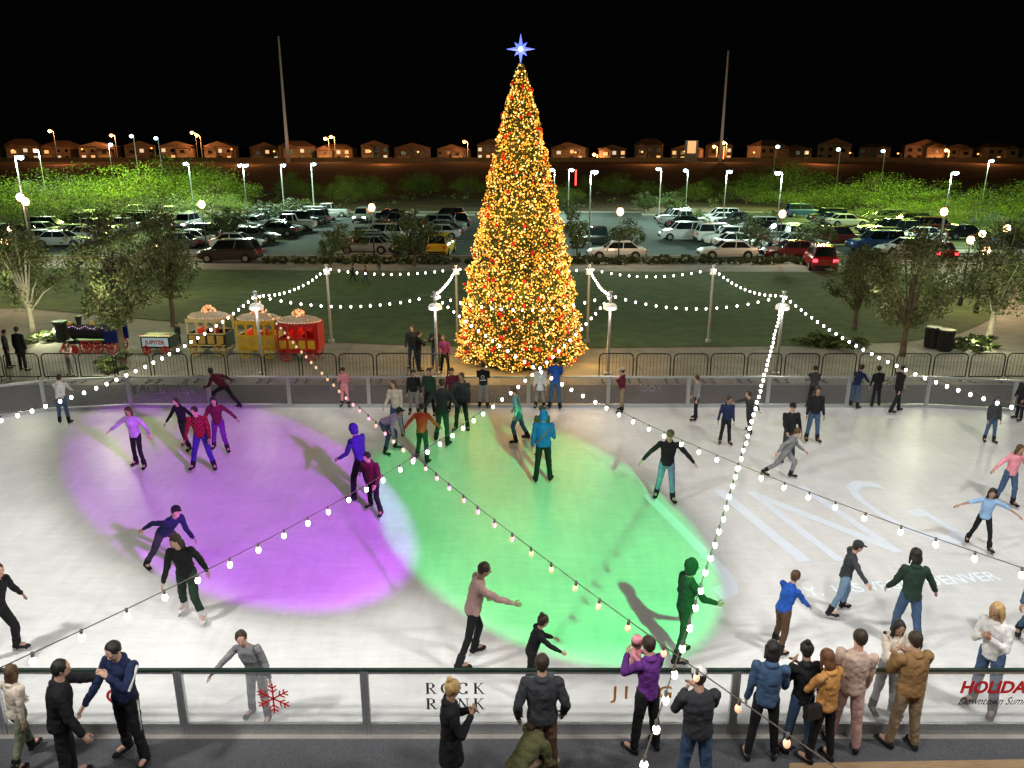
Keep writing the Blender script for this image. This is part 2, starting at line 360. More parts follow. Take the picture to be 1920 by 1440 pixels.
# ------------------------------------------------------------------ christmas tree
TX,TY=.32,30.6; TH=11.25
def prof(z): 
    return float(np.interp(z,[0,.4,3.76,7.8,9.7,11.0,11.25],[2.4,2.5,1.93,1.04,.57,.16,.05]))
xt=mk("christmas_tree",None,None,(TX,TY,0),0,label="towering conical christmas tree covered in gold lights",category="christmas tree")
mb=MB(); mb.cyl((0,0,0),(0,0,11),.25,.05,10); mb.obj("trunk",M_bark,xt)
def conepts(n,out=(.85,1.02),front=False):
    P=[]
    while len(P)<n:
        z=random.uniform(.12,11.2)
        if random.random()>(prof(z)+.1)/2.7: continue
        a=random.uniform(0,2*math.pi)
        bumpy=1+.045*math.sin(a*7+z*5)+.035*math.sin(a*3-z*9)
        r=prof(z)*random.uniform(*out)*bumpy; P.append((r*math.cos(a),r*math.sin(a),z))
    return np.array(P)
def quads(P,size,name,mats,outward=.0,parent=None,probs=None,**k):
    n=len(P); d=rng.normal(size=(n,3)); d/=np.linalg.norm(d,axis=1)[:,None]
    e=rng.normal(size=(n,3)); e-= (e*d).sum(1)[:,None]*d; e/=np.linalg.norm(e,axis=1)[:,None]
    sz=size*rng.uniform(.6,1.4,size=(n,1)); w=sz*.45
    V=np.stack([P-d*sz,P+e*w,P+d*sz,P-e*w],1).reshape(-1,3)
    me=bpy.data.meshes.new(name); me.vertices.add(4*n); me.vertices.foreach_set("co",V.ravel())
    me.loops.add(4*n); me.loops.foreach_set("vertex_index",np.arange(4*n)); me.polygons.add(n); me.polygons.foreach_set("loop_start",np.arange(0,4*n,4))
    for m_ in mats: me.materials.append(m_)
    me.polygons.foreach_set("material_index",rng.choice(len(mats),n,p=probs).astype(np.int32)); me.update(calc_edges=True)
    return me
M_fir=mat("fir_needles",(.06,.085,.02),.6,ns=4,na=.4)
mk("foliage",quads(conepts(16000,(.74,1.0)),.1,"foliage",[M_fir,M_leafB]),xt)
mb=MB(); mb.loft([((0,0,z),prof(z)*.84,prof(z)*.84,Vector((1,0,0)),Vector((0,1,0))) for z in(.1,.5,2,4,6,8,9.7,10.9)],20); mb.obj("inner_boughs",M_fir,xt)
ico=[(0,0,1),(.894,0,.447),(.276,.851,.447),(-.724,.526,.447),(-.724,-.526,.447),(.276,-.851,.447),(.724,.526,-.447),(-.276,.851,-.447),(-.894,0,-.447),(-.276,-.851,-.447),(.724,-.526,-.447),(0,0,-1)]
icf=[(0,1,2),(0,2,3),(0,3,4),(0,4,5),(0,5,1),(1,6,2),(2,7,3),(3,8,4),(4,9,5),(5,10,1),(2,6,7),(3,7,8),(4,8,9),(5,9,10),(1,10,6),(11,7,6),(11,8,7),(11,9,8),(11,10,9),(11,6,10)]
def dots(P,rad,name,mats,parent,probs=None,**k):
    I=np.array(ico); n=len(P); R=(rad*rng.uniform(.6,1.35,size=n))[:,None,None]; V=(P[:,None,:]+I[None]*R).reshape(-1,3)
    Fc=(np.array(icf)[None]+12*np.arange(n)[:,None,None]).reshape(-1,3)
    me=bpy.data.meshes.new(name); me.vertices.add(len(V)); me.vertices.foreach_set("co",V.ravel()); nf=len(Fc)
    me.loops.add(3*nf); me.loops.foreach_set("vertex_index",Fc.ravel()); me.polygons.add(nf); me.polygons.foreach_set("loop_start",np.arange(0,3*nf,3))
    for m_ in mats: me.materials.append(m_)
    me.polygons.foreach_set("material_index",np.repeat(rng.choice(len(mats),n,p=probs),20).astype(np.int32)); me.update(calc_edges=True)
    return mk(name,me,parent,**k)
ML=[mat("gold_bulb",(1,.6,.2),.5,em=(1,.48,.05),es=1.45),mat("pale_gold_bulb",(1,.8,.4),.5,em=(1,.7,.22),es=3.2),mat("amber_bulb",(1,.45,.1),.5,em=(1,.38,.025),es=.7)]
dots(conepts(14500,(.9,1.04)),.025,"string_lights",ML,xt,[.45,.17,.38],kind="stuff")
M_orR=mat("red_bauble",(.5,.01,.01),.2,em=(.8,.02,.01),es=.15,ns=3,na=.1); M_orG=mat("gold_bauble",(.6,.3,.05),.2,ns=3,na=.1,em=(1,.4,.05),es=.2)  # baubles glow by themselves, the light on them is put into emission
Pr=conepts(340,(.98,1.04)); Pr=Pr[np.argsort(Pr[:,1])]
mb=MB(); mb.sph((0,0,0),.075,10,7); mb.cyl((0,0,.07),(0,0,.1),.02,.02,6); meR=mb.mesh("bauble",[M_orR],True); mb=MB(); mb.sph((0,0,0),.075,10,7); mb.cyl((0,0,.07),(0,0,.1),.02,.02,6); meG=mb.mesh("bauble",[M_orG],True)
for p in Pr[:200:2]: mk("bauble",meR if random.random()<.75 else meG,xt,tuple(p))
dots(np.concatenate([Pr[1:200:2],Pr[200:]]),.065,"baubles",[M_orR,M_orG],xt,[.65,.35],kind="stuff")
mb=MB()
for k in range(8):
    L=(.54 if k%2==0 else .33); R=Matrix.Rotation(k*math.pi/4,4,'Y'); w=.08
    mb.add([(0,0,L),(w,0,.1),(0,-.06,.05),(-w,0,.1),(0,.06,.05)],[(0,2,1),(0,3,2),(0,4,3),(0,1,4),(1,2,3,4)],0,R)
mb.sph((0,0,0),.11,12,8,1); mb.cyl((0,0,-.5),(0,0,-.1),.02,.02,6)
mb.obj("star",[mat("star_light",(.2,.3,1),.4,em=(.12,.18,1),es=1.7),mat("star_centre_light",(.5,.6,1),.4,em=(.4,.5,1),es=2)],xt,loc=(0,0,11.72))
for k in range(9):  # unseen warm lamps added round the tree, standing in for its string lights
    a=math.pi*(1.02+.96*(k/8)); 
    for z in (.9,3.2,5.8,8.4,10.2):
        if (k+int(z))%2: light('POINT',(TX+math.cos(a)*(prof(z)+.8),TY+math.sin(a)*(prof(z)+.8),z),(42 if z>2 else 20)*prof(z),(1,.58,.12),.3)
# ------------------------------------------------------------------ festoon poles and strings
M_bulb=mat("festoon_bulb",(1,1,1),.4,em=(1,.94,.86),es=18); M_bulbw=mat("festoon_bulb_warm",(1,.7,.5),.4,em=(1,.55,.3),es=.8)
M_cable=mat("cable",(.12,.1,.08),.7,ns=20)
def mkbulb(m_):
    mb=MB(); mb.cyl((0,0,.01),(0,0,-.055),.018,.016,8,0); mb.sph((0,0,-.092),(.033,.033,.047),10,8,1); return mb.mesh("light_bulb",[M_cable,m_],True)
meB=mkbulb(M_bulb); meBw=mkbulb(M_bulbw)
M_dome=mat("lamp_dome",(.8,.8,.78),.4,em=(1,.95,.88),es=.2,ns=5,na=.05)
POL={}
for nm,px,D,top,dome in(("a",478,28,3.12,1),("b",815,28,3.12,1),("c",1145,28,3.12,1),("d",1470,28,3.12,1),("e",612,33.3,3.35,0),("f",855,33.3,3.35,0),("g",1105,33.3,3.35,0),("h",1338,33.3,3.35,0)):
    x=XAT(D,px,top); POL[nm]=Vector((x,D,top))
    mb=MB(); mb.cyl((0,0,0),(0,0,.12),.14,.13,12); mb.cyl((0,0,.12),(0,0,top+.05),.065,.05,12); mb.box((0,0,top+.06),(.14,.14,.05)); mb.box((0,-.0,top-.1),(.3,.05,.05))
    o=mb.obj("festoon_pole",M_steel,loc=(x,D,0),label="slim grey steel pole holding festoon strings, dome lamp" if dome else "slim grey steel pole holding festoon light strings",category="pole",group="festoon light poles")
    mb=MB(); r=.26 if dome else .14; zz=top-.48 if dome else top-.22
    X=Vector((1,0,0));Y=Vector((0,1,0))
    mb.loft([((0,0,zz-.1),r,r,X,Y),((0,0,zz),r*.97,r*.97,X,Y),((0,0,zz+.08),r*.75,r*.75,X,Y),((0,0,zz+.12),r*.35,r*.35,X,Y)],16)
    mb.obj("lamp_dome",M_dome,o,smooth=False)
for k in "abcd": light('POINT',POL[k]+Vector((0,-.35,-.7)),45,(1,.94,.86),.12)
for x,y in((-11,32),(-4,34),(5,34),(11,32),(18,31),(-18,31)): light('POINT',(x,y,3.4),80,(1,.94,.84),.4)
for x in(-24,-12,0,12,24): light('POINT',(x,47,7),330,(.9,1,.75),.5)  # unseen lamps added above the lawn to brighten it
def string(a,b,sag,step,m_bulb,lab,bl=None):
    a=Vector(a);b=Vector(b); L=(b-a).length; n=max(4,int(L/step)); mid=(a+b)/2
    f=lambda t:a.lerp(b,t)-Vector((0,0,4*sag*t*(1-t)))
    mb=MB(); pts=[f(i/48)-a for i in range(49)]; mb.tube(pts,.007,5)
    o=mb.obj("festoon_light_string",M_cable,loc=tuple(a),label=lab,category="string lights",group="festoon strings above the rink")
    for i in range(1,n):
        p=f((i-.5+random.uniform(-.06,.06))/n)-a; q=mk("light_bulb",m_bulb,o,tuple(p)); q.rotation_euler=(random.uniform(-.12,.12),random.uniform(-.12,.12),0)
    return o
def near_end(px,py,z=3.3): 
    x,y=G(px,py,z); return Vector((x,y,z))
LB="string of round bulbs on a cable above the ice"
string(POL["d"],near_end(1172,1530),.62,.48,meB,LB)
string(POL["c"],near_end(-110,1302),.98,.56,meB,LB)
string(POL["b"],near_end(2060,1112),.8,.56,meB,LB)
string(POL["a"],near_end(1640,1490),.72,.56,meBw,"string of dim warm bulbs on a cable above the ice")
string(POL["a"],near_end(-160,822),.6,.45,meB,LB); string(POL["d"],near_end(2080,800),.6,.45,meB,LB)
for a_,b_,s_ in(("e","a",.35),("e","f",.25),("a","b",.42),("f","b",.15),("g","h",.35),("c","d",.5),("g","c",.2),("h","d",.35),("f","g",.2),("b","c",.55)):
    string(POL[a_]+Vector((0,-.02,.02)),POL[b_]+Vector((0,-.02,.02)),s_,.36,meB,"string of bright bulbs slung between two steel poles")
# ------------------------------------------------------------------ crowd barriers
mb=MB(); w,h=.62,1.05
pts=[(-w,0,.18),(-w,0,h-.15),(-w+.04,0,h-.05),(-w+.14,0,h),(w-.14,0,h),(w-.04,0,h-.05),(w,0,h-.15),(w,0,.18),(-w,0,.18)]
mb.tube(pts,.022,8)
for i in range(1,10): mb.cyl((-w+2*w*i/10,0,.18),(-w+2*w*i/10,0,h),.006,.006,5)
for s_ in(-1,1): mb.box((s_*w*.8,0,.02),(.06,.5,.03)); mb.cyl((s_*w*.8,0,.03),(s_*w*.8,0,.18),.018,.018,6)
cb0=None
for i in range(30):
    x=-19.3+i*1.36
    if abs(x-TX)<2.7: continue
    if cb0 is None: cb0=mb.obj("crowd_barrier",M_black,loc=(x,27.2,0),label="black steel crowd control barrier on the paving",category="barrier",group="row of crowd control barriers")
    else: copytree(cb0,(x,27.2+random.uniform(-.05,.05),0),random.uniform(-.04,.04))
# ------------------------------------------------------------------ trees
def crown(n,leaf,seed,clusters=46,squash=1.0,mats=None,probs=None,shape='vase',name="crown"):
    r=np.random.default_rng(seed); C=[];
    while len(C)<clusters:
        p=r.uniform(-1,1,3)
        if (p**2).sum()>1: continue
        if shape=='vase':
            zz=(p[2]+1)/2; w=.35+.75*math.sin(math.pi*min(1,zz*.8+.12)); C.append((p[0]*w,p[1]*w,zz,r.uniform(.14,.3)))
        else: C.append((p[0],p[1],(p[2]+1)/2*(1-.45*(p[0]**2+p[1]**2)),r.uniform(.16,.36)))
    C=np.array(C); idx=r.integers(0,clusters,n); d=r.normal(size=(n,3)); d/=np.linalg.norm(d,axis=1)[:,None]
    rad=C[idx,3:4]*r.uniform(.1,1.25,size=(n,1))**.6; P=C[idx,:3]+d*rad*np.array([1,1,.55]); 
    P[:,2]=np.maximum(P[:,2],0); return P,C
def make_tree(name,seed,n,leaf,kind,mats,probs,bark,trunk_h,crown_r,total=1.0,clusters=46,lab="",shape='vase',tr=.022):
    P,C=crown(n,leaf,seed,clusters,shape=shape); ch=total-trunk_h
    P=P*np.array([crown_r,crown_r,ch])+np.array([0,0,trunk_h]); Cw=C[:,:3]*np.array([crown_r,crown_r,ch])+np.array([0,0,trunk_h])
    root=mk(name,None,None,(0,0,0),0,label=lab,category="tree")
    mk("crown",quads(P,leaf,"crown",mats,probs=probs),root)
    mb=MB(); top=Vector((.01,.0,trunk_h+.12)); mb.cyl((0,0,-.01),(.006,.004,trunk_h*.5),tr*1.2,tr,8); mb.cyl((.006,.004,trunk_h*.5),top,tr,tr*.75,8)
    rr=random.Random(seed)
    for c in Cw[::3]:
        j=Vector((.01,0,trunk_h*rr.uniform(.8,1.25))); m_=j.lerp(Vector(c),.55)+Vector((0,0,.04)); mb.cyl(j,m_,tr*.45,tr*.28,6); mb.cyl(m_,c,tr*.28,tr*.08,5)
    mb.obj("trunk",bark,root); return root
def hide_src(o):
    for c in list(o.children): bpy.data.objects.remove(c)
    bpy.data.objects.remove(o)
TA=[make_tree("street_tree",11+i,7500,.013,'v',[M_leafA,M_leafB,M_leafC],[.45,.25,.3],M_bark,.25,.29,clusters=80) for i in range(3)]
TS=[make_tree("parking_tree",31+i,2600,.026,'v',[M_leafA,M_leafB],[.75,.25],M_bark,.2,.42,clusters=36) for i in range(2)]
TM=[make_tree("mesquite_tree",51+i,9000,.013,'m',[M_mesqA,M_mesqB],[.6,.4],M_bark,.1,.75,clusters=90,shape='m') for i in range(3)]
def put_tree(src,px,by,ty,wpx,ref,**k):
    x,y=G(px,by); h=ZAT(y,ty); dep=y*math.cos(PITCH)+3; wr=wpx/2/F*dep; sxy=wr/ref
    return copytree(src,(x,y,0),random.uniform(0,6.28),(sxy,sxy,h),**k)
for i,(px,by,ty,w) in enumerate([(62,628,420,135),(232,682,400,160),(325,612,390,115),(1602,618,462,115),(1692,668,428,150),(1852,640,420,150)]):
    L=["slender park tree with pale uplit trunk and sparse crown","slender park tree with green leaves beside the toy train","dense dark green park tree on the lawn edge","small dark park tree on the lawn","slender park tree with brownish green crown by the path","park tree with pale uplit trunk and leafy crown"][i]
    o=put_tree(TA[i%3],px,by,ty,w,.31,label=L,category="tree")
    if i in(0,5):
        for c in o.children:
            if c.name.startswith("trunk"): c.data=c.data.copy(); c.data.materials[0]=M_barkw
for (px,by,ty,w) in [(430,455,392,88),(495,425,376,66),(547,418,373,66),(575,402,373,56),(650,478,422,88),(777,500,392,98),(620,500,438,50),(1082,482,402,66),(1175,482,412,68),(1208,400,360,56),(1262,410,362,76),(1405,480,412,76),(1395,440,402,66),(1525,478,408,78),(1310,425,393,46),(1440,430,393,56),(1215,395,368,56),(1070,420,378,46)]:
    put_tree(random.choice(TS),px,by,ty,w,.45,label="small round-crowned tree in a car park island",category="tree",group="car park trees")
for (px,D,ty,w) in [(-30,95,322,230),(70,105,318,230),(160,118,306,220),(240,110,296,200),(330,125,292,230),(400,118,305,180),(120,90,350,200),(290,92,350,190),(30,88,375,150),(400,100,350,150),(350,140,300,180),
   (1430,150,312,150),(1490,140,305,160),(1560,120,345,190),(1640,112,325,200),(1720,105,330,200),(1800,96,350,190),(1900,98,338,220),(1960,90,350,200),(1660,95,375,150),(1760,88,380,130),(1480,125,350,150),(1400,135,340,120),(1890,80,385,130)]:
    x=XAT(D,px); h=ZAT(D,ty); s_=w/2/F*D*1.0/.8
    copytree(random.choice(TM),(x,D,0),random.uniform(0,6.28),(s_,s_,h),label="broad bushy desert tree lit green by added lamps",category="tree",group="trees bordering the car park")
for px in range(470,1400,58):
    if random.random()<.75 or not(900<px<1050):
        D=random.uniform(125,175); h=random.uniform(2.8,5.2); s_=random.uniform(3.5,6)
        copytree(random.choice(TM),(XAT(D,px+random.uniform(-20,20)),D,0),random.uniform(0,6.28),(s_,s_,h),label="low dark desert tree on bare ground",category="tree",group="desert trees beyond the car park")
for s_ in TA+TS+TM: hide_src(s_)
def shrub_mesh(seed):
    P,C=crown(500,.1,seed,16,shape='m'); return quads(P*np.array([.42,.42,.5]),.07,"shrub",[M_leafA,M_leafB],probs=[.5,.5])
SH=[shrub_mesh(i) for i in range(3)]
for px in list(range(500,900,17))+list(range(1062,1560,17)):
    x,y=G(px+random.uniform(-4,4),494+random.uniform(-1.5,1.5)); o=mk("shrub",random.choice(SH),None,(x,y,.03),random.uniform(0,6),label="small clipped round shrub in the planting bed",category="shrub",group="shrubs along the car park kerb"); s_=random.uniform(.8,1.4); o.scale=(s_,s_,s_*1.1)
for px,py,s_ in((215,690,1.9),(85,640,1.6),(1835,655,1.9),(1800,652,1.4),(1540,650,1.9),(1575,652,1.9)):
    x,y=G(px,py); o=mk("shrub",random.choice(SH),None,(x,y,.02),random.uniform(0,6),label="low leafy shrub at the foot of a park tree",category="shrub"); o.scale=(s_*1.3,s_,s_*.7)
P=[]
for i in range(260):
    x=random.uniform(-150,150); y=random.uniform(118,205); s_=random.uniform(.5,1.4)
    q=rng.normal(size=(26,3))*np.array([s_*.6,s_*.6,s_*.35]); q[:,2]=np.abs(q[:,2])+max(0,(y-203)*.02); P.append(q+np.array([x,y,0]))
mk("desert_scrub",quads(np.concatenate(P),.3,"desert_scrub",[M_leafB,M_leafC]),kind="stuff")
# ------------------------------------------------------------------ street lamps
M_lampc=mat("cool_lamp_lens",(1,1,1),.4,em=(.55,.85,1),es=12); M_lampw=mat("warm_lamp_globe",(1,.8,.6),.4,em=(1,.52,.25),es=5); M_sod=mat("sodium_lamp_lens",(1,.5,.2),.4,em=(1,.26,.06),es=5)
def lamp_parking(x,D,z0,H,both=False,sc_=1.0):
    mb=MB(); mb.cyl((0,0,0),(0,0,.7),.24,.24,12); mb.cyl((0,0,.7),(0,0,H),.075,.05,8)
    ss=(-1,1) if both else (random.choice((-1,1)),)
    for s_ in ss: mb.box((s_*.15,0,H-.03),(.3,.05,.05))
    o=mb.obj("street_lamp",M_post,loc=(x,D,z0),label="tall grey car park lamp post with flat head",category="street lamp",group="car park lamps")
    for s_ in ss:
        mb=MB(); mb.box((s_*.42,0,H+.02),(.42,.34,.07),0); mb.obj("lamp_head",M_post,o)
        k=max(1,D/90); mb=MB(); mb.sph((s_*.38,0,H-.12),(.24*k,.22,.17*k),10,6); mb.obj("lamp_lens",M_lampc,o)
    return o
PK=[(28,60,292),(72,110,281),(353,96,305),(455,92,308),(526,100,308),(583,104,306),(1040,112,317),(1067,104,317),(1108,67.5,320),(1240,95,315),(1290,120,318),(1363,88,320),(1467,66,322),(1785,70,322),(1855,110,300),(1660,150,282),(1576,150,279),(203,140,270),(250,150,254),(296,150,258),(1455,170,274)]
for i,(px,D,ty) in enumerate(PK):
    H=max(4,ZAT(D,ty)); x=XAT(D,px,H); lamp_parking(x,D,0,H,both=i in(3,))
    if D<145: light('POINT',(x,D,H-.6),(4300 if D>80 else 2700)*(1.2 if D>105 else 1),(.72,1,.84),.25)
for px,D,z,p in((90,94,9,7500),(180,104,9.5,9500),(260,100,9.5,10500),(370,104,8.5,4500),(1560,104,9,4700),(1640,100,9,6500),(1720,92,9,6500),(1880,84,8.5,6500),(1500,120,8.5,3600)):
    light('POINT',(XAT(D,px,z),D,z),p,(.7,1,.2),.4)  # unseen greenish lamps added to turn the desert trees vivid green
def lamp_ped(px,D,ty,lab="ornate pedestrian lamp post with glowing warm lantern"):
    H=ZAT(D,ty); x=XAT(D,px,H)
    mb=MB(); mb.cyl((0,0,0),(0,0,.5),.14,.1,10); mb.cyl((0,0,.5),(0,0,H-.25),.055,.04,8); mb.cyl((0,0,H-.28),(0,0,H-.2),.12,.16,10)
    o=mb.obj("street_lamp",M_black,loc=(x,D,0),label=lab,category="street lamp",group="pedestrian lamps beside the lawn")
    k=.27 if D>55 else .19
    mb=MB(); mb.sph((0,0,H),(k,k,k*1.2),10,8); mb.obj("lamp_globe",M_lampw,o,smooth=True)
    mb=MB(); mb.cyl((0,0,H+k*1.1),(0,0,H+k*1.1+.1),.17,.03,10); mb.obj("lamp_cap",M_black,o)
    light('POINT',(x,D-.4,H),420,(1,.68,.4),.15)
for px,D,ty in((378,61.5,383),(697,61.5,389),(1163,60,397),(1467,60,401),(1770,60,397),(48,62,378),(38,60,370),(20,48,430),(8,42,455),(293,45,463),(1820,42,450),(1842,46,438),(1888,44,428),(1850,40,470)): lamp_ped(px,D,ty)
SODL=[(100,320,246),(215,330,254),(366,325,249),(375,335,254),(627,315,257),(616,330,260),(877,320,266),(1363,320,268),(1345,330,275),(1780,325,282),(1120,330,290)]
for i,(px,D,ty) in enumerate(SODL+[(30,322,282),(160,322,280),(290,322,278),(440,322,280),(520,322,284),(700,322,284),(790,322,285),(1085,322,286),(1210,322,285),(1290,322,284),(1420,322,286),(1520,322,287),(1600,322,287),(1690,322,288),(1840,322,289)]):
    z0=5.3; H=ZAT(D,ty)-z0; x=XAT(D,px,H+z0); big=i<len(SODL)
    mb=MB(); mb.cyl((0,0,0),(0,0,H),.2,.12,8); mb.cyl((0,0,H),(-1.2,0,H+.2),.08,.08,6)
    o=mb.obj("street_lamp",M_post,loc=(x,D,z0),label="tall roadside lamp post glowing sodium orange" if big else "short roadside lamp post glowing orange",category="street lamp",group="roadside lamps by the houses")
    mb=MB(); k=1 if big else .5; mb.sph((-1.3,0,H+.05),(.8*k,.4*k,.6*k),8,6); mb.obj("lamp_head",M_sod,o)
    if big: light('POINT',(x-1.5,D-1,H+z0-.4),6500,(1,.4,.13),.5)
for x in(-95,-45,0,50,110,170,-160): light('POINT',(x,285,9),2900,(1,.35,.11),.5)  # unseen orange lamps added along the slope to light the houses
for px,top,D in((535,68,300),(1360,95,300)):
    z=ZAT(D,top); xb=XAT(D,541 if px==535 else 1350,5)
    mb=MB(); mb.cyl((0,0,0),(0,0,z-5),.62,.3,12)
    for k in range(1,6): mb.cyl((0,0,(z-5)*k/6-.2),(0,0,(z-5)*k/6),.66-.3*k/6,.66-.3*k/6,12)
    mb.obj("utility_pole",mat("galvanised_steel",(.4,.4,.4),.6,ns=.3,na=.2),loc=(xb,D,5.0),label="very tall tapered pale steel utility pole behind the houses",category="utility pole")
light('SPOT',(XAT(300,541),270,6),11000,(1,.95,.9),.5,(XAT(300,541),300,30),math.radians(75),.6); light('SPOT',(XAT(300,1350),270,6),9000,(1,.8,.7),.5,(XAT(300,1350),300,28),math.radians(75),.6)
x=XAT(310,1297,12); mb=MB(); mb.box((0,0,4),(5,.5,8),0); mb.box((0,-.3,5.5),(3.2,.1,4.5),1)
mb.obj("lit_sign",[M_post,mat("sign_glow",(1,.7,.4),.4,em=(1,.5,.2),es=.9,ns=2)],loc=(x,310,5.3),label="small warmly lit upright sign among the houses",category="sign")
for px,D,z0,z1,c in((1080,190,1,4.6,(1,.05,.03)),(1358,300,6.5,11,(1,.25,.05))):
    x=XAT(D,px,z1); mb=MB(); mb.cyl((0,0,0),(0,0,z0),.2,.2,8); mb.cyl((0,0,z0),(0,0,z1),.18,.18,8,1); mb.obj("light_column",[M_black,mat("neon_red",(1,.1,.1),.4,em=c,es=5)],loc=(x,D,0),label="slim glowing red light column",category="light column")
# ------------------------------------------------------------------ houses
STU=[mat("stucco",c,.9,ns=.6,na=.15) for c in((.25,.18,.13),(.2,.16,.12),(.3,.23,.17),(.16,.12,.1))]
M_roof=mat("clay_roof_tiles",(.16,.1,.07),.9,ns=2,na=.3,stretch=(1,6,1)); M_win=[mat("window_lit",(.3,.2,.1),.3,em=(1,.5,.18),es=1.1,ns=1,na=.2),mat("window_dark",(.02,.02,.025),.15,ns=1),mat("window_lit_pale",(.3,.3,.2),.3,em=(1,.75,.45),es=.8,ns=1,na=.2)]
M_gar=mat("garage_door_paint",(.35,.29,.22),.7,ns=2,na=.1)
def house(x,y,z,w,d,h,rz,mi):
    root=mk("house",None,None,(x,y,z),rz,label="two-storey stucco house with tiled roof and lit windows",category="house",group="row of houses on the ridge")
    mb=MB(); mb.box((0,0,h/2),(w,d,h)); gx=random.choice((-1,1))*w*.24; gw=w*.42
    mb.box((gx,-d/2-1,h*.42),(gw,2,h*.84)); mb.obj("wall",STU[mi],root)
    mb=MB(); e=.5; rh=h*random.uniform(.3,.42)
    if random.random()<.5: mb.add([(-w/2-e,-d/2-e,h),(w/2+e,-d/2-e,h),(w/2+e,d/2+e,h),(-w/2-e,d/2+e,h),(-w/2+w*.25,0,h+rh),(w/2-w*.25,0,h+rh)],[(0,1,5,4),(1,2,5),(2,3,4,5),(3,0,4),(3,2,1,0)])
    else: mb.add([(-w/2-e,-d/2-e,h),(w/2+e,-d/2-e,h),(w/2+e,d/2+e,h),(-w/2-e,d/2+e,h),(0,-d/2-e,h+rh),(0,d/2+e,h+rh)],[(0,1,4),(1,2,5,4),(2,3,5),(3,0,4,5),(3,2,1,0)])
    zz=h*.845; mb.add([(gx-gw/2-e,-d/2-2.4,zz),(gx+gw/2+e,-d/2-2.4,zz),(gx+gw/2+e,-d/2,zz),(gx-gw/2-e,-d/2,zz),(gx,-d/2-2.4,zz+gw*.3),(gx,-d/2,zz+gw*.3)],[(0,1,4),(1,2,5,4),(2,3,5),(3,0,4,5),(3,2,1,0)])
    mb.obj("roof",M_roof,root)
    wins=[(gx,-d/2-2.01,h*.62,1.8,1.3)]+[(-gx+k,-d/2-.01,zc,1.5,1.4) for k in(-1.9,1.6) for zc in(h*.7,h*.24)]
    for(a,b_,c,ww,hh) in wins:
        f=MB(); f.box((0,0,0),(ww+.3,.08,hh+.3)); fo=f.obj("window",STU[2],root,loc=(a,b_-.04,c)); g=MB(); g.box((0,-.05,0),(ww,.04,hh)); g.obj("pane",random.choices(M_win,(.16,.72,.12))[0],fo)
    g=MB(); g.box((gx,-d/2-2.03,1.15),(gw*.8,.06,2.3)); g.obj("garage_door",M_gar,root)
x=-245
while x<250:
    w=random.uniform(11,15.5); house(x+w/2,random.uniform(334,352),5.3+random.uniform(-.3,.5),w,10,random.uniform(4.8,6.6),random.uniform(-.45,.45),random.randrange(4)); x+=w+random.uniform(2.0,5.0)
mb=MB(); mb.box((0,312,6.1),(520,.3,1.7)); 
for i in range(60): mb.box((-258+i*8.8,311.8,6.2),(.5,.5,2))
mb.obj("block_wall",STU[0],label="long low tan block wall below the houses",category="wall")
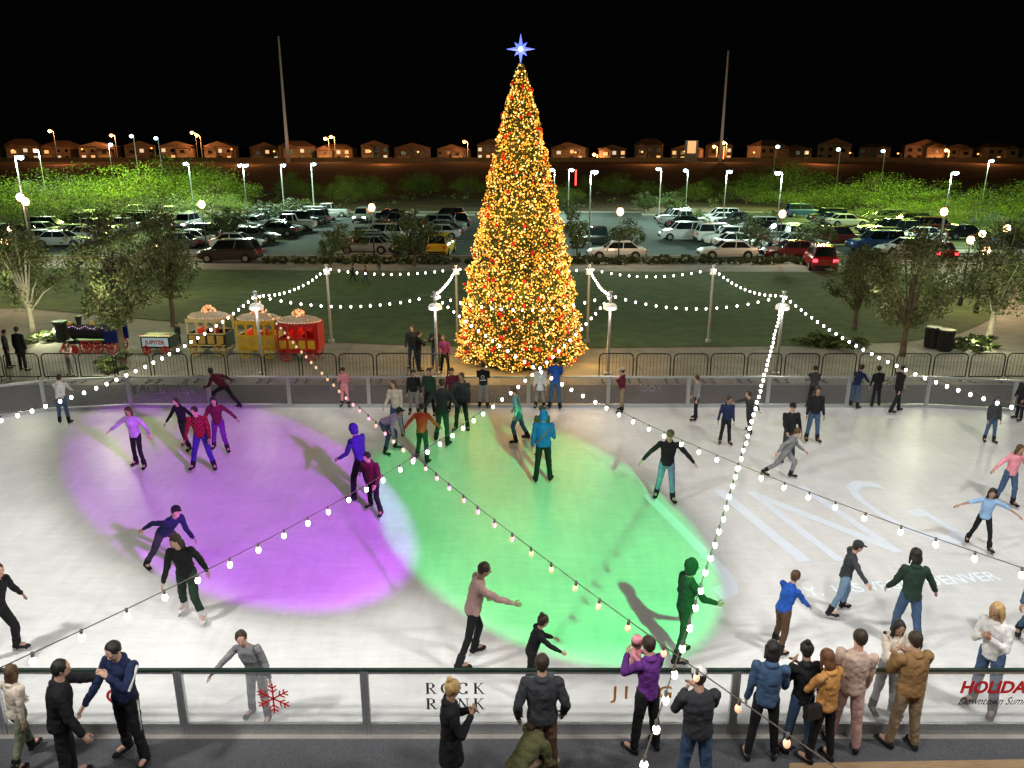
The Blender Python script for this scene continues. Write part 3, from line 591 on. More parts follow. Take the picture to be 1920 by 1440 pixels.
# ------------------------------------------------------------------ cars
CC={'white':(.65,.65,.65),'silver':(.36,.38,.38),'black':(.012,.012,.014),'grey':(.09,.1,.1),'red':(.3,.015,.015),'maroon':(.1,.012,.015),'blue':(.02,.06,.2),'brown':(.06,.035,.025),'yellow':(.6,.38,.02)}
CM={k:mat("car_paint_"+k,v,.25,ns=2,na=.05,spec=.7) for k,v in CC.items()}
def car_parts(kind,mp,tl,hl):
    P={}
    if kind=='sedan': L=4.6;belt=.92;roof=1.43;gb=(-1.75,1.0);gt=(-1.15,.3);hood=.86;tail=.95
    elif kind=='suv': L=4.7;belt=1.08;roof=1.76;gb=(-2.2,1.15);gt=(-1.95,.55);hood=1.02;tail=1.08
    else: L=5.5;belt=1.12;roof=1.82;gb=(-.6,1.35);gt=(-.45,.8);hood=1.1;tail=1.12
    st=[(-L/2,.80,.45,tail-.18),(-L/2+.12,.86,.3,tail-.03),(gb[0],.9,.26,belt),(0,.9,.24,belt),(gb[1],.9,.26,belt-.01),(L/2-.35,.85,.28,hood-.08),(L/2-.08,.76,.36,hood-.22),(L/2,.66,.42,hood-.34)]
    mb=MB(); vs=[]
    for y,w,b0,t in st: vs+=[(-w*.93,y,b0),(-w,y,b0+.22),(-w*.99,y,t-.14),(-w*.88,y,t),(0,y,t+.03),(w*.88,y,t),(w*.99,y,t-.14),(w,y,b0+.22),(w*.93,y,b0)]
    n=9; fs=[]
    for j in range(len(st)-1):
        for i in range(n): fs.append((j*n+i,(j+1)*n+i,(j+1)*n+(i+1)%n,j*n+(i+1)%n))
    fs+= [tuple(range(n)),tuple(range((len(st)-1)*n+n-1,(len(st)-1)*n-1,-1))]; mb.add(vs,fs)
    yb0,yb1=gb; yt0,yt1=gt; wb,wt=.77,.62
    mb.box((0,(yt0+yt1)/2,roof-.02),(2*wt+.06,yt1-yt0+.1,.06),0,None,.88)
    for s_ in(-1,1):
        for (a,b_) in((yb0,yt0),(yb1,yt1),((yb0+yb1)/2-.1,(yt0+yt1)/2-.1)): mb.cyl((s_*wb,a,belt-.03),(s_*wt,b_,roof-.04),.035,.03,6)
        for wy in(-L/2+.85,L/2-.9): mb.cyl((s_*.80,wy,.34),(s_*.915,wy,.34),.4,.38,16,1)
        mb.box((s_*.96,yb1-.25,belt+.05),(.14,.1,.12),0)
    mb.box((0,-L/2-.01,.42),(1.5,.08,.14),1); mb.box((0,L/2-.02,.45),(1.2,.08,.2),1)
    if kind=='pickup': mb.box((0,-1.7,tail+.0),(1.35,1.9,.08),1)
    P['body']=mb.mesh("car_body",[mp,M_rubber])
    mb=MB(); vs=[(-wb,yb0,belt),(wb,yb0,belt),(wb,yb1,belt-.02),(-wb,yb1,belt-.02),(-wt,yt0,roof-.05),(wt,yt0,roof-.05),(wt,yt1,roof-.05),(-wt,yt1,roof-.05)]
    mb.add(vs,[(3,2,1,0),(4,5,6,7),(0,1,5,4),(1,2,6,5),(2,3,7,6),(3,0,4,7)]); P['window']=mb.mesh("window",[M_glass])
    wh=[]
    for s_ in(-1,1):
        for wy in(-L/2+.85,L/2-.9): wh.append((s_*.86,wy,.34))
    mb=MB(); mb.cyl((-.1,0,0),(.1,0,0),.33,.33,16,0); mb.cyl((-.112,0,0),(.112,0,0),.2,.2,10,1); P['wheel']=mb.mesh("wheel",[M_rubber,M_chrome])
    P['wh']=wh; 
    mb=MB(); mb.box((0,0,0),(.34,.1,.16)); P['hl']=(mb.mesh("headlight",[hl]),[(s_*.6,L/2-.06,hood-.3) for s_ in(-1,1)])
    mb=MB(); mb.box((0,0,0),(.3,.08,.2)); P['tl']=(mb.mesh("taillight",[tl]),[(s_*.68,-L/2-.0,tail-.26) for s_ in(-1,1)])
    return P
cache={}
def car(x,y,kind,heading,c,tl=False,hl=False,parts=True):
    key=(kind,c,tl,hl)
    if key not in cache: cache[key]=car_parts(kind,CM[c],M_tlon if tl else M_tl,M_hlon if hl else M_hl)
    P=cache[key]; nm={'sedan':'sedan','suv':'suv','pickup':'pickup truck'}[kind]
    lab=f"{c} {nm} parked in a car park bay"+(", taillights glowing" if tl else "")+(", headlights on" if hl else "")
    o=mk("parked_car",P['body'],None,(x,y,-.015),-math.radians(heading),label=lab,category="car",group="cars in the car park")
    mk("window",P['window'],o)
    for w in P['wh']: mk("wheel",P['wheel'],o,w)
    for q in P['hl'][1]: mk("headlight",P['hl'][0],o,q)
    for q in P['tl'][1]: mk("taillight",P['tl'][0],o,q)
cols_=['white','white','silver','silver','grey','black','white','grey','grey','white']
kinds=['sedan','sedan','sedan','suv','suv','pickup']
for cx in COLS:
    for i in range(14):
        y=67.5+1.4+i*2.8
        if random.random()<(.12 if cx in(-30,-24.4) else .3): continue
        if cx in(20,25.8) and y>98: continue
        if cx in(-12.8,-7.2) and y>94: continue
        pal=['maroon','blue','white','black','silver','grey','grey'] if cx>30 else cols_
        car(cx+random.uniform(-.2,.2),y,random.choice(kinds),random.choice((90,270))+random.uniform(-2,2),random.choice(pal))
for px,py,k,hd,c,tl,hl in((432,490,'suv',270,'brown',0,0),(686,474,'sedan',270,'silver',0,0),(1154,485,'sedan',270,'white',0,0),(1362,484,'sedan',270,'white',0,0),(1535,502,'suv',12,'red',1,0),(680,416,'suv',180,'silver',0,1),(350,430,'suv',180,'silver',0,1),(740,413,'sedan',90,'black',0,0),(838,417,'suv',270,'black',0,0),(828,476,'suv',5,'yellow',0,0),(785,478,'suv',250,'black',0,0),(1125,463,'pickup',270,'black',0,0),(1280,449,'suv',270,'white',0,0),(375,410,'pickup',90,'white',0,0),(1480,484,'sedan',270,'maroon',0,0),(1640,470,'suv',270,'blue',0,0),(1695,478,'sedan',270,'white',0,0),(1570,460,'suv',90,'maroon',0,0),(120,462,'sedan',90,'silver',0,0),(175,452,'sedan',90,'white',0,0),(1755,485,'sedan',10,'maroon',1,0)):
    x,y=G(px,py); car(x,y,k,hd,c,bool(tl),bool(hl))
# ------------------------------------------------------------------ toy train
M_y=mat("train_yellow",(.6,.36,.015),.4,ns=4,na=.1); M_r=mat("train_red",(.45,.015,.012),.4,ns=4,na=.1); M_cream=mat("train_cream",(.55,.42,.2),.5,ns=4,na=.1); M_blue=mat("train_blue",(.01,.02,.16),.3,ns=4,na=.1); M_snow=mat("roof_garland_base",(.55,.46,.36),.8,ns=8,na=.3,bump=.8,bs=15); M_garl=mat("garland_glow",(1,.5,.3),.5,em=(1,.5,.26),es=.95); M_garl2=mat("garland_baubles",(.7,.35,.12),.3,em=(1,.4,.15),es=.22); M_brass=mat("brass_paint",(.5,.3,.06),.4,ns=6,na=.15)  # garland balls are self-lit, light put into their emission
TS_=(1.04,1.04,1.14)
def spoke_wheel(r,m_):
    mb=MB(); 
    for k in range(16):
        a=k*math.pi/8; b_=(k+1)*math.pi/8; mb.cyl((r*math.cos(a),0,r*math.sin(a)),(r*math.cos(b_),0,r*math.sin(b_)),.03,.03,6)
    for k in range(8): a=k*math.pi/4; mb.cyl((0,0,0),(r*math.cos(a),0,r*math.sin(a)),.016,.016,5)
    mb.cyl((0,-.06,0),(0,.06,0),.06,.06,10); return mb.mesh("wheel",[m_])
def coach(px,py,lab,mb_col,trim,panel,wheelm,rz=-.05,cab=False):
    x,y=G(px,py); root=mk("train_carriage",None,None,(x,y,0),rz,label=lab,category="train carriage",group="small holiday train on the paving"); root.scale=TS_
    mb=MB(); mb.box((0,0,.36),(1.55,.95,.08)); mb.box((0,-.45,.62),(1.5,.05,.46)); mb.box((0,.45,.62),(1.5,.05,.46)); mb.box((-.74,0,.62),(.05,.88,.46)); mb.box((.74,0,.62),(.05,.88,.46))
    if cab: mb.box((.8,0,.9),(.04,.86,.9)); mb.box((0,.44,1.06),(1.5,.03,.4))
    mb.obj("body",mb_col,root)
    mb=MB()
    for s_ in(-1,1):
        for k in range(5): mb.box((-.74+k*.37,s_*.45,1.06),(.06,.05,.44))
        mb.box((0,s_*.45,1.32),(1.55,.06,.12)); mb.box((0,s_*.48,.84),(1.52,.03,.04)); mb.box((0,s_*.48,.42),(1.52,.03,.04))
        for k in range(4): mb.box((-.555+k*.37,s_*.482,.63),(.27,.02,.3),1)
        for k in range(4):
            c=-.74+.185+k*.37
            for t in range(6): a=math.pi*t/6; b_=math.pi*(t+1)/6; mb.cyl((c+.16*math.cos(a),s_*.45,1.14+.12*math.sin(a)),(c+.16*math.cos(b_),s_*.45,1.14+.12*math.sin(b_)),.022,.022,5)
    mb.obj("window_frame",[trim,panel],root)
    mb=MB(); X=Vector((1,0,0));Yv=Vector((0,1,0)); mb.loft([((0,0,1.38),.84,.56,X,Yv),((0,0,1.43),.84,.56,X,Yv),((0,0,1.5),.7,.44,X,Yv),((0,0,1.56),.45,.27,X,Yv),((0,0,1.58),.2,.12,X,Yv)],18); mb.obj("roof",M_snow,root)
    mb=MB()
    for k in range(40): a=k*2*math.pi/40; mb.sph((.83*math.cos(a),.56*math.sin(a),1.41),.018,6,4)
    for k in range(80):
        u=random.uniform(0,6.28); v=random.uniform(0,1.4); mb.sph((.27*math.cos(u)*math.sin(v),.2*math.sin(u)*math.sin(v),1.54+.25*math.cos(v)),random.uniform(.028,.045),6,4,random.random()<.6)
    for k in range(50): u=random.uniform(0,6.28); v=random.uniform(.3,.95); mb.sph((.78*v*math.cos(u),.5*v*math.sin(u),1.5),.02,6,4,random.random()<.7)
    mb.obj("garland",[M_garl,M_garl2],root,kind="stuff")
    me=spoke_wheel(.22,wheelm)
    for s_ in(-1,1):
        for t in(-1,1): mk("wheel",me,root,(t*.48,s_*.5,.25))
    mb=MB()
    for s_ in(-.3,.3): mb.box((s_,0,.58),(.3,.7,.08)); mb.box((s_-.12,0,.78),(.06,.7,.4))
    mb.obj("seat",M_r,root); light('POINT',(x,y,1.35),9,(1,.65,.35),.05); return root
coach(400,663,"cream and gold toy train carriage with garlanded roof",M_black,M_cream,M_brass,M_brass); coach(491,667,"bright yellow toy train carriage with arched windows",M_y,M_y,M_brass,M_y); coach(567,673,"red toy train caboose with yellow trim",M_r,M_r,M_y,M_r,cab=True)
x,y=G(303,660); root=mk("train_tender",None,None,(x,y,0),-.05,label="dark train tender with lit white name panel",category="train tender",group="small holiday train on the paving")
mb=MB(); mb.box((0,0,.5),(1.25,.8,.5)); mb.obj("body",M_black,root); mb=MB(); mb.box((0,-.42,.52),(1.1,.03,.36)); mb.obj("name_panel",mat("name_panel",(.4,.4,.4),.5,em=(.4,.7,.8),es=.25,ns=5,na=.1),root); lettering(root,"JUPITER",.24,M_red,0,.44,yo=-.445,bold=.008)
me=spoke_wheel(.16,M_r)
for t in(-.4,.4):
    for s_ in(-.42,.42): mk("wheel",me,root,(t,s_,.2))
mb=MB()
for k in range(14): mb.sph((-.6+k*.092,-.42,.8),.025,6,4)
mb.obj("garland",M_garl,root,kind="stuff")
x,y=G(195,660); root=mk("train_locomotive",None,None,(x,y,0),-.05,label="black and blue toy steam locomotive with red wheels",category="train locomotive",group="small holiday train on the paving"); root.scale=TS_
mb=MB(); mb.cyl((-1.1,0,.78),(.35,0,.78),.27,.29,18,0); mb.cyl((-1.16,0,.78),(-1.08,0,.78),.3,.3,18,0); mb.cyl((-.85,0,1.0),(-.85,0,1.35),.07,.14,12,0); mb.sph((-.35,0,1.06),.12,10,7,1); mb.cyl((-1.3,0,1.02),(-1.1,0,1.02),.12,.12,12,1); mb.box((-.4,0,.42),(1.9,.6,.12),0); mb.obj("boiler",[M_black,M_brass],root)
mb=MB(); mb.box((.62,-.4,.75),(.55,.05,.6)); mb.box((.62,.4,.75),(.55,.05,.6)); mb.box((.36,0,.75),(.05,.76,.6)); 
for a_ in(.38,.86):
    for s_ in(-.4,.4): mb.box((a_,s_,1.2),(.05,.05,.32))
mb.obj("cab",M_blue,root); mb=MB(); mb.box((.6,0,1.4),(.8,1,.07)); mb.obj("roof",M_black,root)
mb=MB(); mb.box((-1.45,0,.22),(.4,.7,.3),0,None,.4); mb.obj("cowcatcher",M_r,root)
for t,r in((-.95,.13),(-.5,.23),(0,.23),(.6,.23)):
    me=spoke_wheel(r,M_r)
    for s_ in(-.38,.38): mk("wheel",me,root,(t,s_,r+.03))
mb=MB()
for k in range(26): mb.sph((-1.1+k*.085,-.3,.98+.05*math.sin(k)),.016,6,4,k%2)
mb.obj("garland",[mat("coloured_lights",(1,.3,.3),.5,em=(.5,.3,1),es=3),M_garl],root,kind="stuff"); light('POINT',(x,y-.6,1.6),4,(.8,.5,1),.1)
def bin_(px,py,lab):
    x,y=G(px,py); mb=MB(); mb.cyl((0,0,0),(0,0,.05),.26,.26,16)
    for k in range(20): a=k*math.pi/10; mb.cyl((.27*math.cos(a),.27*math.sin(a),.05),(.3*math.cos(a),.3*math.sin(a),.88),.025,.025,5)
    mb.cyl((0,0,.05),(0,0,.84),.24,.26,16); mb.cyl((0,0,.88),(0,0,.93),.33,.31,16); mb.obj("litter_bin",M_black,loc=(x,y,0),label=lab,category="bin")
bin_(1745,652,"round black slatted litter bin beside the path"); bin_(1770,658,"round black slatted litter bin beside the path"); bin_(118,640,"round black slatted litter bin near the train")
for px,py in((92,640),(1826,652)):
    x,y=G(px,py); mb=MB(); mb.cyl((0,0,0),(0,0,.1),.1,.12,12,0); mb.cyl((0,0,.1),(0,0,.12),.1,.1,12,1); mb.obj("ground_uplight",[M_black,mat("uplight_lens",(1,1,.8),.4,em=(.95,1,.6),es=30)],loc=(x,y,0),label="small round ground uplight beneath a tree",category="light fitting"); light('POINT',(x,y-.15,.45),150,(.95,1,.6),.1)
for px,py,z,p in((235,690,.7,60),(62,640,2.6,190),(232,700,3.0,230),(325,640,2.5,120),(1700,690,1.6,60),(1692,700,3.2,170),(1852,660,2.6,190),(1602,640,2.0,70)):
    q=G(px,py); light('POINT',(q[0],q[1]-1.4,z+.4),p,(.97,1,.68),.3)  # unseen lamps added in front of the park trees to brighten them
# ------------------------------------------------------------------ people
KC={'black':(.014,.014,.016),'charcoal':(.04,.042,.048),'grey':(.2,.2,.21),'white':(.6,.59,.58),'cream':(.55,.48,.4),'navy':(.015,.022,.06),'blue':(.02,.09,.4),'light blue':(.25,.4,.6),'denim':(.05,.09,.165),'pale denim':(.14,.22,.32),'pink':(.65,.25,.3),'lilac':(.42,.32,.5),'red plaid':(.3,.02,.03),'maroon':(.1,.015,.03),'purple':(.12,.03,.2),'teal':(.18,.36,.4),'orange':(.5,.06,.025),'green':(.012,.045,.022),'dark green':(.02,.04,.028),'sage':(.16,.19,.12),'olive':(.09,.09,.04),'khaki':(.22,.16,.1),'tan':(.24,.14,.06),'mustard':(.45,.22,.07),'beige':(.45,.33,.27),'brown':(.09,.05,.03),'magenta':(.3,.05,.15),'dusty pink':(.42,.27,.25),'indigo':(.04,.03,.2)}  # plain green is cloth with the green beam's light in its colour
HC={'black':(.01,.008,.007),'dark brown':(.03,.017,.01),'brown':(.08,.04,.02),'auburn':(.12,.045,.02),'blonde':(.42,.27,.11),'grey':(.2,.2,.2)}
cm={};hm={}
def cloth(c):
    if c not in cm:
        m=mat("fabric_"+c.replace(' ','_'),KC[c],.85,ns=7,na=.25,bump=.6,bs=9,spec=.15)
        if c=='red plaid':
            nt=m.node_tree; b=nt.nodes["Principled BSDF"]; ck=nt.nodes.new("ShaderNodeTexChecker"); ck.inputs["Scale"].default_value=20; ck.inputs[1].default_value=(.3,.02,.03,1); ck.inputs[2].default_value=(.06,.01,.015,1)
            tc=nt.nodes.new("ShaderNodeTexCoord"); nt.links.new(tc.outputs["Object"],ck.inputs[0]); nt.links.new(ck.outputs[0],b.inputs["Base Color"])
        cm[c]=m
    return cm[c]
def hairm(c):
    if c not in hm: hm[c]=mat("hair_"+c.replace(' ','_'),HC[c],.6,ns=30,na=.4,bump=.6,bs=40,stretch=(1,1,.2))
    return hm[c]
pending=[]
def Rx(a): return Matrix.Rotation(math.radians(a),3,'X')
def Ry(a): return Matrix.Rotation(math.radians(a),3,'Y')
def Rz(a): return Matrix.Rotation(math.radians(a),3,'Z')
POSES={
 'stand':dict(),
 'stand2':dict(RL=(6,6,8),LL=(-3,6,2),RA=(15,8,40,0),LA=(0,9,12,0)),
 'phone':dict(RA=(35,8,95,20),LA=(35,8,95,20),hp=-20),
 'pocket':dict(RA=(-12,16,45,30),LA=(-12,16,45,30)),
 'glide':dict(lean=12,LL=(22,8,36),RL=(-12,9,14),RA=(15,32,25,0),LA=(-10,35,20,0)),
 'stride':dict(lean=20,LL=(38,8,52),RL=(-28,14,22),RA=(-30,25,30,0),LA=(35,22,40,0)),
 'wide':dict(lean=14,LL=(20,20,26),RL=(14,20,20),RA=(22,32,35,0),LA=(22,28,35,0)),
 'arms':dict(lean=6,LL=(12,6,18),RL=(-6,7,10),RA=(5,50,18,0),LA=(10,42,22,0)),
 'armsw':dict(lean=10,LL=(16,9,22),RL=(-14,9,12),RA=(5,72,10,0),LA=(12,64,14,0)),
 'bend':dict(lean=62,LL=(42,10,50),RL=(30,10,42),RA=(60,15,20,0),LA=(55,15,25,0),hp=30),
 'lunge':dict(lean=45,LL=(58,6,62),RL=(-22,12,12),RA=(-30,22,30,0),LA=(60,15,45,0),hp=20),
 'rail':dict(lean=24,LL=(6,6,4),RL=(0,6,6),RA=(62,14,18,0),LA=(62,14,18,0)),
 'reach':dict(lean=6,LL=(3,5,4),RL=(-3,5,4),RA=(72,22,8,0),LA=(5,9,20,0)),
 'push':dict(lean=16,LL=(14,7,20),RL=(-8,8,12),RA=(58,24,12,0),LA=(40,10,30,0)),
 'tohead':dict(RA=(20,10,25,0),LA=(60,30,115,10),LL=(5,7,6),RL=(-4,7,5),hp=-15),
 'cold':dict(RA=(28,10,110,35),LA=(28,10,110,35),hp=-10),
 'hold':dict(RA=(28,12,95,30),LA=(35,14,92,20)),
 'squat':dict(lean=48,LL=(98,12,112),RL=(92,12,108),RA=(60,10,55,15),LA=(60,10,55,15),hp=15),
 'held':dict(lean=0,LL=(75,22,85),RL=(70,22,80),RA=(60,20,40,0),LA=(60,20,40,0)),
 'walk':dict(lean=3,LL=(18,3,8),RL=(-14,3,12),RA=(-18,8,14,0),LA=(18,8,18,0)),
}
def person(px,py,hy,face,pose,top,bot,hair='dark brown',style='short',skates=True,lab='',fem=False,garment='jacket',bulk=1.0,slim=1.0,skin=None,world=None,height=None,hat=None,coat=0,boot='black',zoff=0.0,sleeves=True,extra=None,child=False,**ov):
    p=dict(lean=0,sl=0,hy=0,hp=-4,LL=(4,5,3),RL=(-2,5,3),RA=(4,9,14,0),LA=(4,9,14,0)); p.update(POSES[pose]); p.update(ov)
    jit=random.Random(int(px*7+py)); p['hy']+=jit.uniform(-22,22); p['hp']+=jit.uniform(-10,3); p['sl']+=jit.uniform(-3,3)
    for q in('RA','LA'): p[q]=tuple(v+jit.uniform(-7,7) for v in p[q][:3])+(p[q][3],)
    if world: X,Y=world
    else: X,Y=G(px,py)
    def fk(h):
        hs=(.105+.072*h)/h if h>.9 else .2/h*.9
        if child: hs=.2/h*1.04
        T=Ry(p['sl'])@Rx(-p['lean']); J={}
        neck=T@Vector((0,0,.29)); J['neck']=neck; J['T']=T
        Th=T@Rz(p['hy'])@Rx(p['hp']+p['lean']*.55); J['Th']=Th; J['hs']=hs
        J['nt']=neck+T@Vector((0,.005,.035)); J['head']=J['nt']+Th@Vector((0,.015,hs*.5+.008))
        low=1e9
        for s,nm in((1,'R'),(-1,'L')):
            f,ab,kn=p[nm+'L']; hip=Vector((s*.046,0,0)); R=Ry(-s*ab)@Rx(f); k=hip+R@Vector((0,0,-.245)); R2=R@Rx(-kn); an=k+R2@Vector((0,0,-.245))
            sp=f-kn; fp=0 if abs(sp)<30 else (sp+ (30 if sp<0 else -30))*.8
            fw=Rz(-s*14)@Rx(fp)@Vector((0,1,0)); J[nm+'hip']=hip;J[nm+'kn']=k;J[nm+'an']=an;J[nm+'fw']=fw
            low=min(low,an.z+min(0,fw.z)*.11)
            af,aa,ae,at=p[nm+'A']; sh=neck+T@Vector((s*(.096 if fem else .106),0,-.028)); A=T@Ry(-s*aa)@Rx(af); el=sh+A@Vector((0,0,-.168)); A2=A@Rz(s*at)@Rx(ae); wr=el+A2@Vector((0,0,-.145))
            J[nm+'sh']=sh;J[nm+'el']=el;J[nm+'wr']=wr;J[nm+'A']=A2
        J['low']=low; J['top']=J['head'].z+hs*.5; return J
    sk_h=.07 if skates else .012
    if height: h=height
    else:
        J=fk(1.7 if not child else 1.25); obs=ZAT(Y,hy)-.012-sk_h; h=obs/(J['top']-J['low']+.04); h=max(.95,min(1.92,h))
    J=fk(h); base=-J['low']*h+.04*h+sk_h+zoff
    def W(v): return Vector((v.x*h,v.y*h,v.z*h+base))
    T=J['T']; Th=J['Th']; hs=J['hs']*h; ax=T@Vector((1,0,0)); ay=T@Vector((0,1,0))
    near=Y<12.5; mid_=Y<20
    vb=.012 if near else (.018 if mid_ else .024); vc=.013 if near else (.019 if mid_ else .025)
    wf=.9 if fem else 1.0
    sk=M_skin2 if skin=='tan' else M_skin
    mb=MB(); C=W(J['head'])
    mb.sph(C+Th@Vector((0,-.02*hs,.06*hs)),(.34*hs,.41*hs,.44*hs),12,9,0,Th)
    mb.sph(C+Th@Vector((0,.08*hs,-.22*hs)),(.25*hs,.28*hs,.28*hs),12,8,0,Th)
    mb.caps(C+Th@Vector((0,.36*hs,.06*hs)),C+Th@Vector((0,.45*hs,-.1*hs)),.03*hs,.06*hs,8)
    for s in(-1,1): mb.sph(C+Th@Vector((s*.345*hs,-.02*hs,-.04*hs)),(.04*hs,.08*hs,.13*hs),8,6,0,Th)
    mb.caps(W(J['neck'])-T@Vector((0,0,.03*h)),C+Th@Vector((0,-.06*hs,-.22*hs)),.034*h,.031*h)
    mb.loft([(W(T@Vector((0,0,z))),rx*h*wf,ry*h,ax,ay) for z,rx,ry in((-.03,.075,.055),(.08,.07,.05),(.2,.085,.058),(.265,.08,.045),(.285,.04,.03))],12)
    det=MB()
    for s,nm in((1,'R'),(-1,'L')):
        mb.caps(W(J[nm+'sh']),W(J[nm+'el']),.025*h,.021*h); mb.caps(W(J[nm+'el']),W(J[nm+'wr']),.021*h,.0145*h)
        mb.caps(W(J[nm+'hip']),W(J[nm+'kn']),.042*h,.03*h); mb.caps(W(J[nm+'kn']),W(J[nm+'an']),.03*h,.021*h); mb.caps(W(J[nm+'an']),W(J[nm+'an'])+J[nm+'fw']*.07*h,.022*h,.018*h)
        A=J[nm+'A']; w0=W(J[nm+'wr']); q=lambda x,y,z:w0+A@Vector((x*h,y*h,z*h))
        mb.sph(q(0,0,-.028),(.012*h,.023*h,.032*h),8,6,0,A)
        for fi,(yy,ln) in enumerate(((.017,.040),(.0065,.045),(-.004,.042),(-.014,.033))):
            a0=q(0,yy*.8,-.045); a1=q(-s*.006,yy*1.05,-.045-ln*.5); a2=q(-s*.018,yy,-.045-ln*.9)
            det.cyl(a0,a1,.0058*h,.0052*h,6,0); det.cyl(a1,a2,.0052*h,.004*h,6,0)
        a0=q(-s*.002,.016,-.018); a1=q(-s*.01,.033,-.036); a2=q(-s*.014,.034,-.055); det.cyl(a0,a1,.0075*h,.0062*h,6,0); det.cyl(a1,a2,.0062*h,.0048*h,6,0)
        det.sph(C+Th@Vector((s*.14*hs,.36*hs,.03*hs)),(.05*hs,.03*hs,.028*hs),8,5,1,Th)
        det.caps(C+Th@Vector((s*.08*hs,.385*hs,.11*hs)),C+Th@Vector((s*.2*hs,.35*hs,.11*hs)),.014*hs,.01*hs,6,3)
    det.sph(C+Th@Vector((0,.365*hs,-.23*hs)),(.09*hs,.025*hs,.022*hs),8,5,2,Th)
    hmat=hairm(hair)
    me=mb.mesh("person",[sk,M_eye,M_lip,hmat]); root=mk("person",me,None,(X,Y,.012 if (Y>Y0 and Y<Y1) else 0.004),-math.radians(face),label=lab,category="person")
    dm=det.mesh("d",[sk,M_eye,M_lip,hmat]); pending.append((root,vb,dm,[sk,M_eye,M_lip,hmat],0))
    mb=MB(); hem=-.03-coat
    rings=[(hem,.096+coat*.12,.074+coat*.1),(.0,.094,.071),(.08,.085,.063),(.19,.099,.069),(.25,.098,.06),(.283,.066,.045),(.303,.038,.038)]
    if coat==0: rings[0]=(hem,.09,.069)
    mb.loft([(W(T@Vector((0,0,z))) if z>=0 else W(T.lerp(Matrix.Identity(3),.7 if coat else .0)@Vector((0,0,z))),rx*h*wf*bulk,ry*h*bulk,ax,ay) for z,rx,ry in rings],16)
    for s,nm in((1,'R'),(-1,'L')):
        mb.sph(W(J[nm+'sh']),.037*h*bulk,10,7); mb.caps(W(J[nm+'sh']),W(J[nm+'el']),.035*h*bulk,.029*h*bulk)
        if sleeves: mb.caps(W(J[nm+'el']),W(J[nm+'el']).lerp(W(J[nm+'wr']),.92),.029*h*bulk,.022*h*bulk)
    if style=='hood' : 
        mb.sph(C+Th@Vector((0,-.1*hs,.05*hs)),(.44*hs,.47*hs,.56*hs),12,9,0,Th); mb.sph(C+Th@Vector((0,-.12*hs,-.35*hs)),(.4*hs,.4*hs,.3*hs),12,8,0,Th)
    elif garment=='hoodie':
        mb.sph(W(J['neck'])+T@Vector((0,-.05*h,-.005*h)),(.068*h,.042*h,.045*h),10,7,0,T)
    elif garment=='jacket':
        mb.sph(W(J['neck'])+T@Vector((0,-.012*h,.01*h)),(.05*h,.046*h,.024*h),12,7,0,T)
    g=mk(garment if garment!='hoodie' else 'hooded_jacket',mb.mesh(garment,[cloth(top)]),root); pending.append((g,vc,None,[cloth(top)],.017 if near else .014))
    mb=MB(); mb.loft([(W(Vector((0,0,-.05))),.073*h*wf,.06*h,Vector((1,0,0)),Vector((0,1,0))),(W(Vector((0,0,0))),.085*h*(1.03 if fem else 1),.068*h,Vector((1,0,0)),Vector((0,1,0))),(W(T@Vector((0,0,.06))),.078*h*wf,.058*h,ax,ay)],14)
    for s,nm in((1,'R'),(-1,'L')):
        mb.caps(W(J[nm+'hip']),W(J[nm+'kn']),.054*h*slim,.039*h*slim); mb.caps(W(J[nm+'kn']),W(J[nm+'kn']).lerp(W(J[nm+'an']),.92),.039*h*slim,.031*h*slim)
    g=mk("trousers",mb.mesh("trousers",[cloth(bot)]),root); pending.append((g,vc,None,[cloth(bot)],.013 if slim>.95 else .007))
    if style!='hood':
        mb=MB(); mb.sph(C+Th@Vector((0,-.085*hs,.12*hs)),(.385*hs,.42*hs,.43*hs),14,10,0,Th); mb.sph(C+Th@Vector((0,-.2*hs,-.08*hs)),(.3*hs,.26*hs,.3*hs),12,8,0,Th)
        if style in('long','pony','bun'):
            if style=='long':
                mb.sph(C+Th@Vector((0,-.2*hs,-.3*hs)),(.4*hs,.24*hs,.5*hs),12,9,0,Th); mb.sph(C+T@Vector((0,-.27*hs,-.75*hs)),(.36*hs,.16*hs,.5*hs),12,9,0,T)
                for s in(-1,1): mb.caps(C+Th@Vector((s*.33*hs,.02*hs,.1*hs)),C+T@Vector((s*.34*hs,-.02*hs,-.65*hs)),.1*hs,.07*hs)
            if style=='pony': mb.caps(C+Th@Vector((0,-.45*hs,.15*hs)),C+T@Vector((0,-.5*hs,-.6*hs)),.12*hs,.06*hs)
            if style=='bun': mb.sph(C+Th@Vector((0,-.3*hs,.55*hs)),.17*hs,10,7)
        g=mk("hair",mb.mesh("hair",[hmat]),root); pending.append((g,.011 if near else .018,None,[hmat],.009))
    if hat:
        kind,hc=hat; mb=MB(); hmtl=cloth(hc)
        if kind=='cap':
            mb.sph(C+Th@Vector((0,-.05*hs,.24*hs)),(.4*hs,.45*hs,.34*hs),14,8,0,Th); mb.sph(C+Th@Vector((0,.45*hs,.2*hs)),(.24*hs,.26*hs,.035*hs),12,6,0,Th)
        else:
            mb.sph(C+Th@Vector((0,-.06*hs,.26*hs)),(.42*hs,.46*hs,.4*hs),14,9,0,Th); mb.sph(C+Th@Vector((0,-.06*hs,.66*hs)),.1*hs,8,6)
        mb.obj('cap' if kind=='cap' else 'knitted_hat',hmtl,root,smooth=True)
    bm_=cloth(boot)
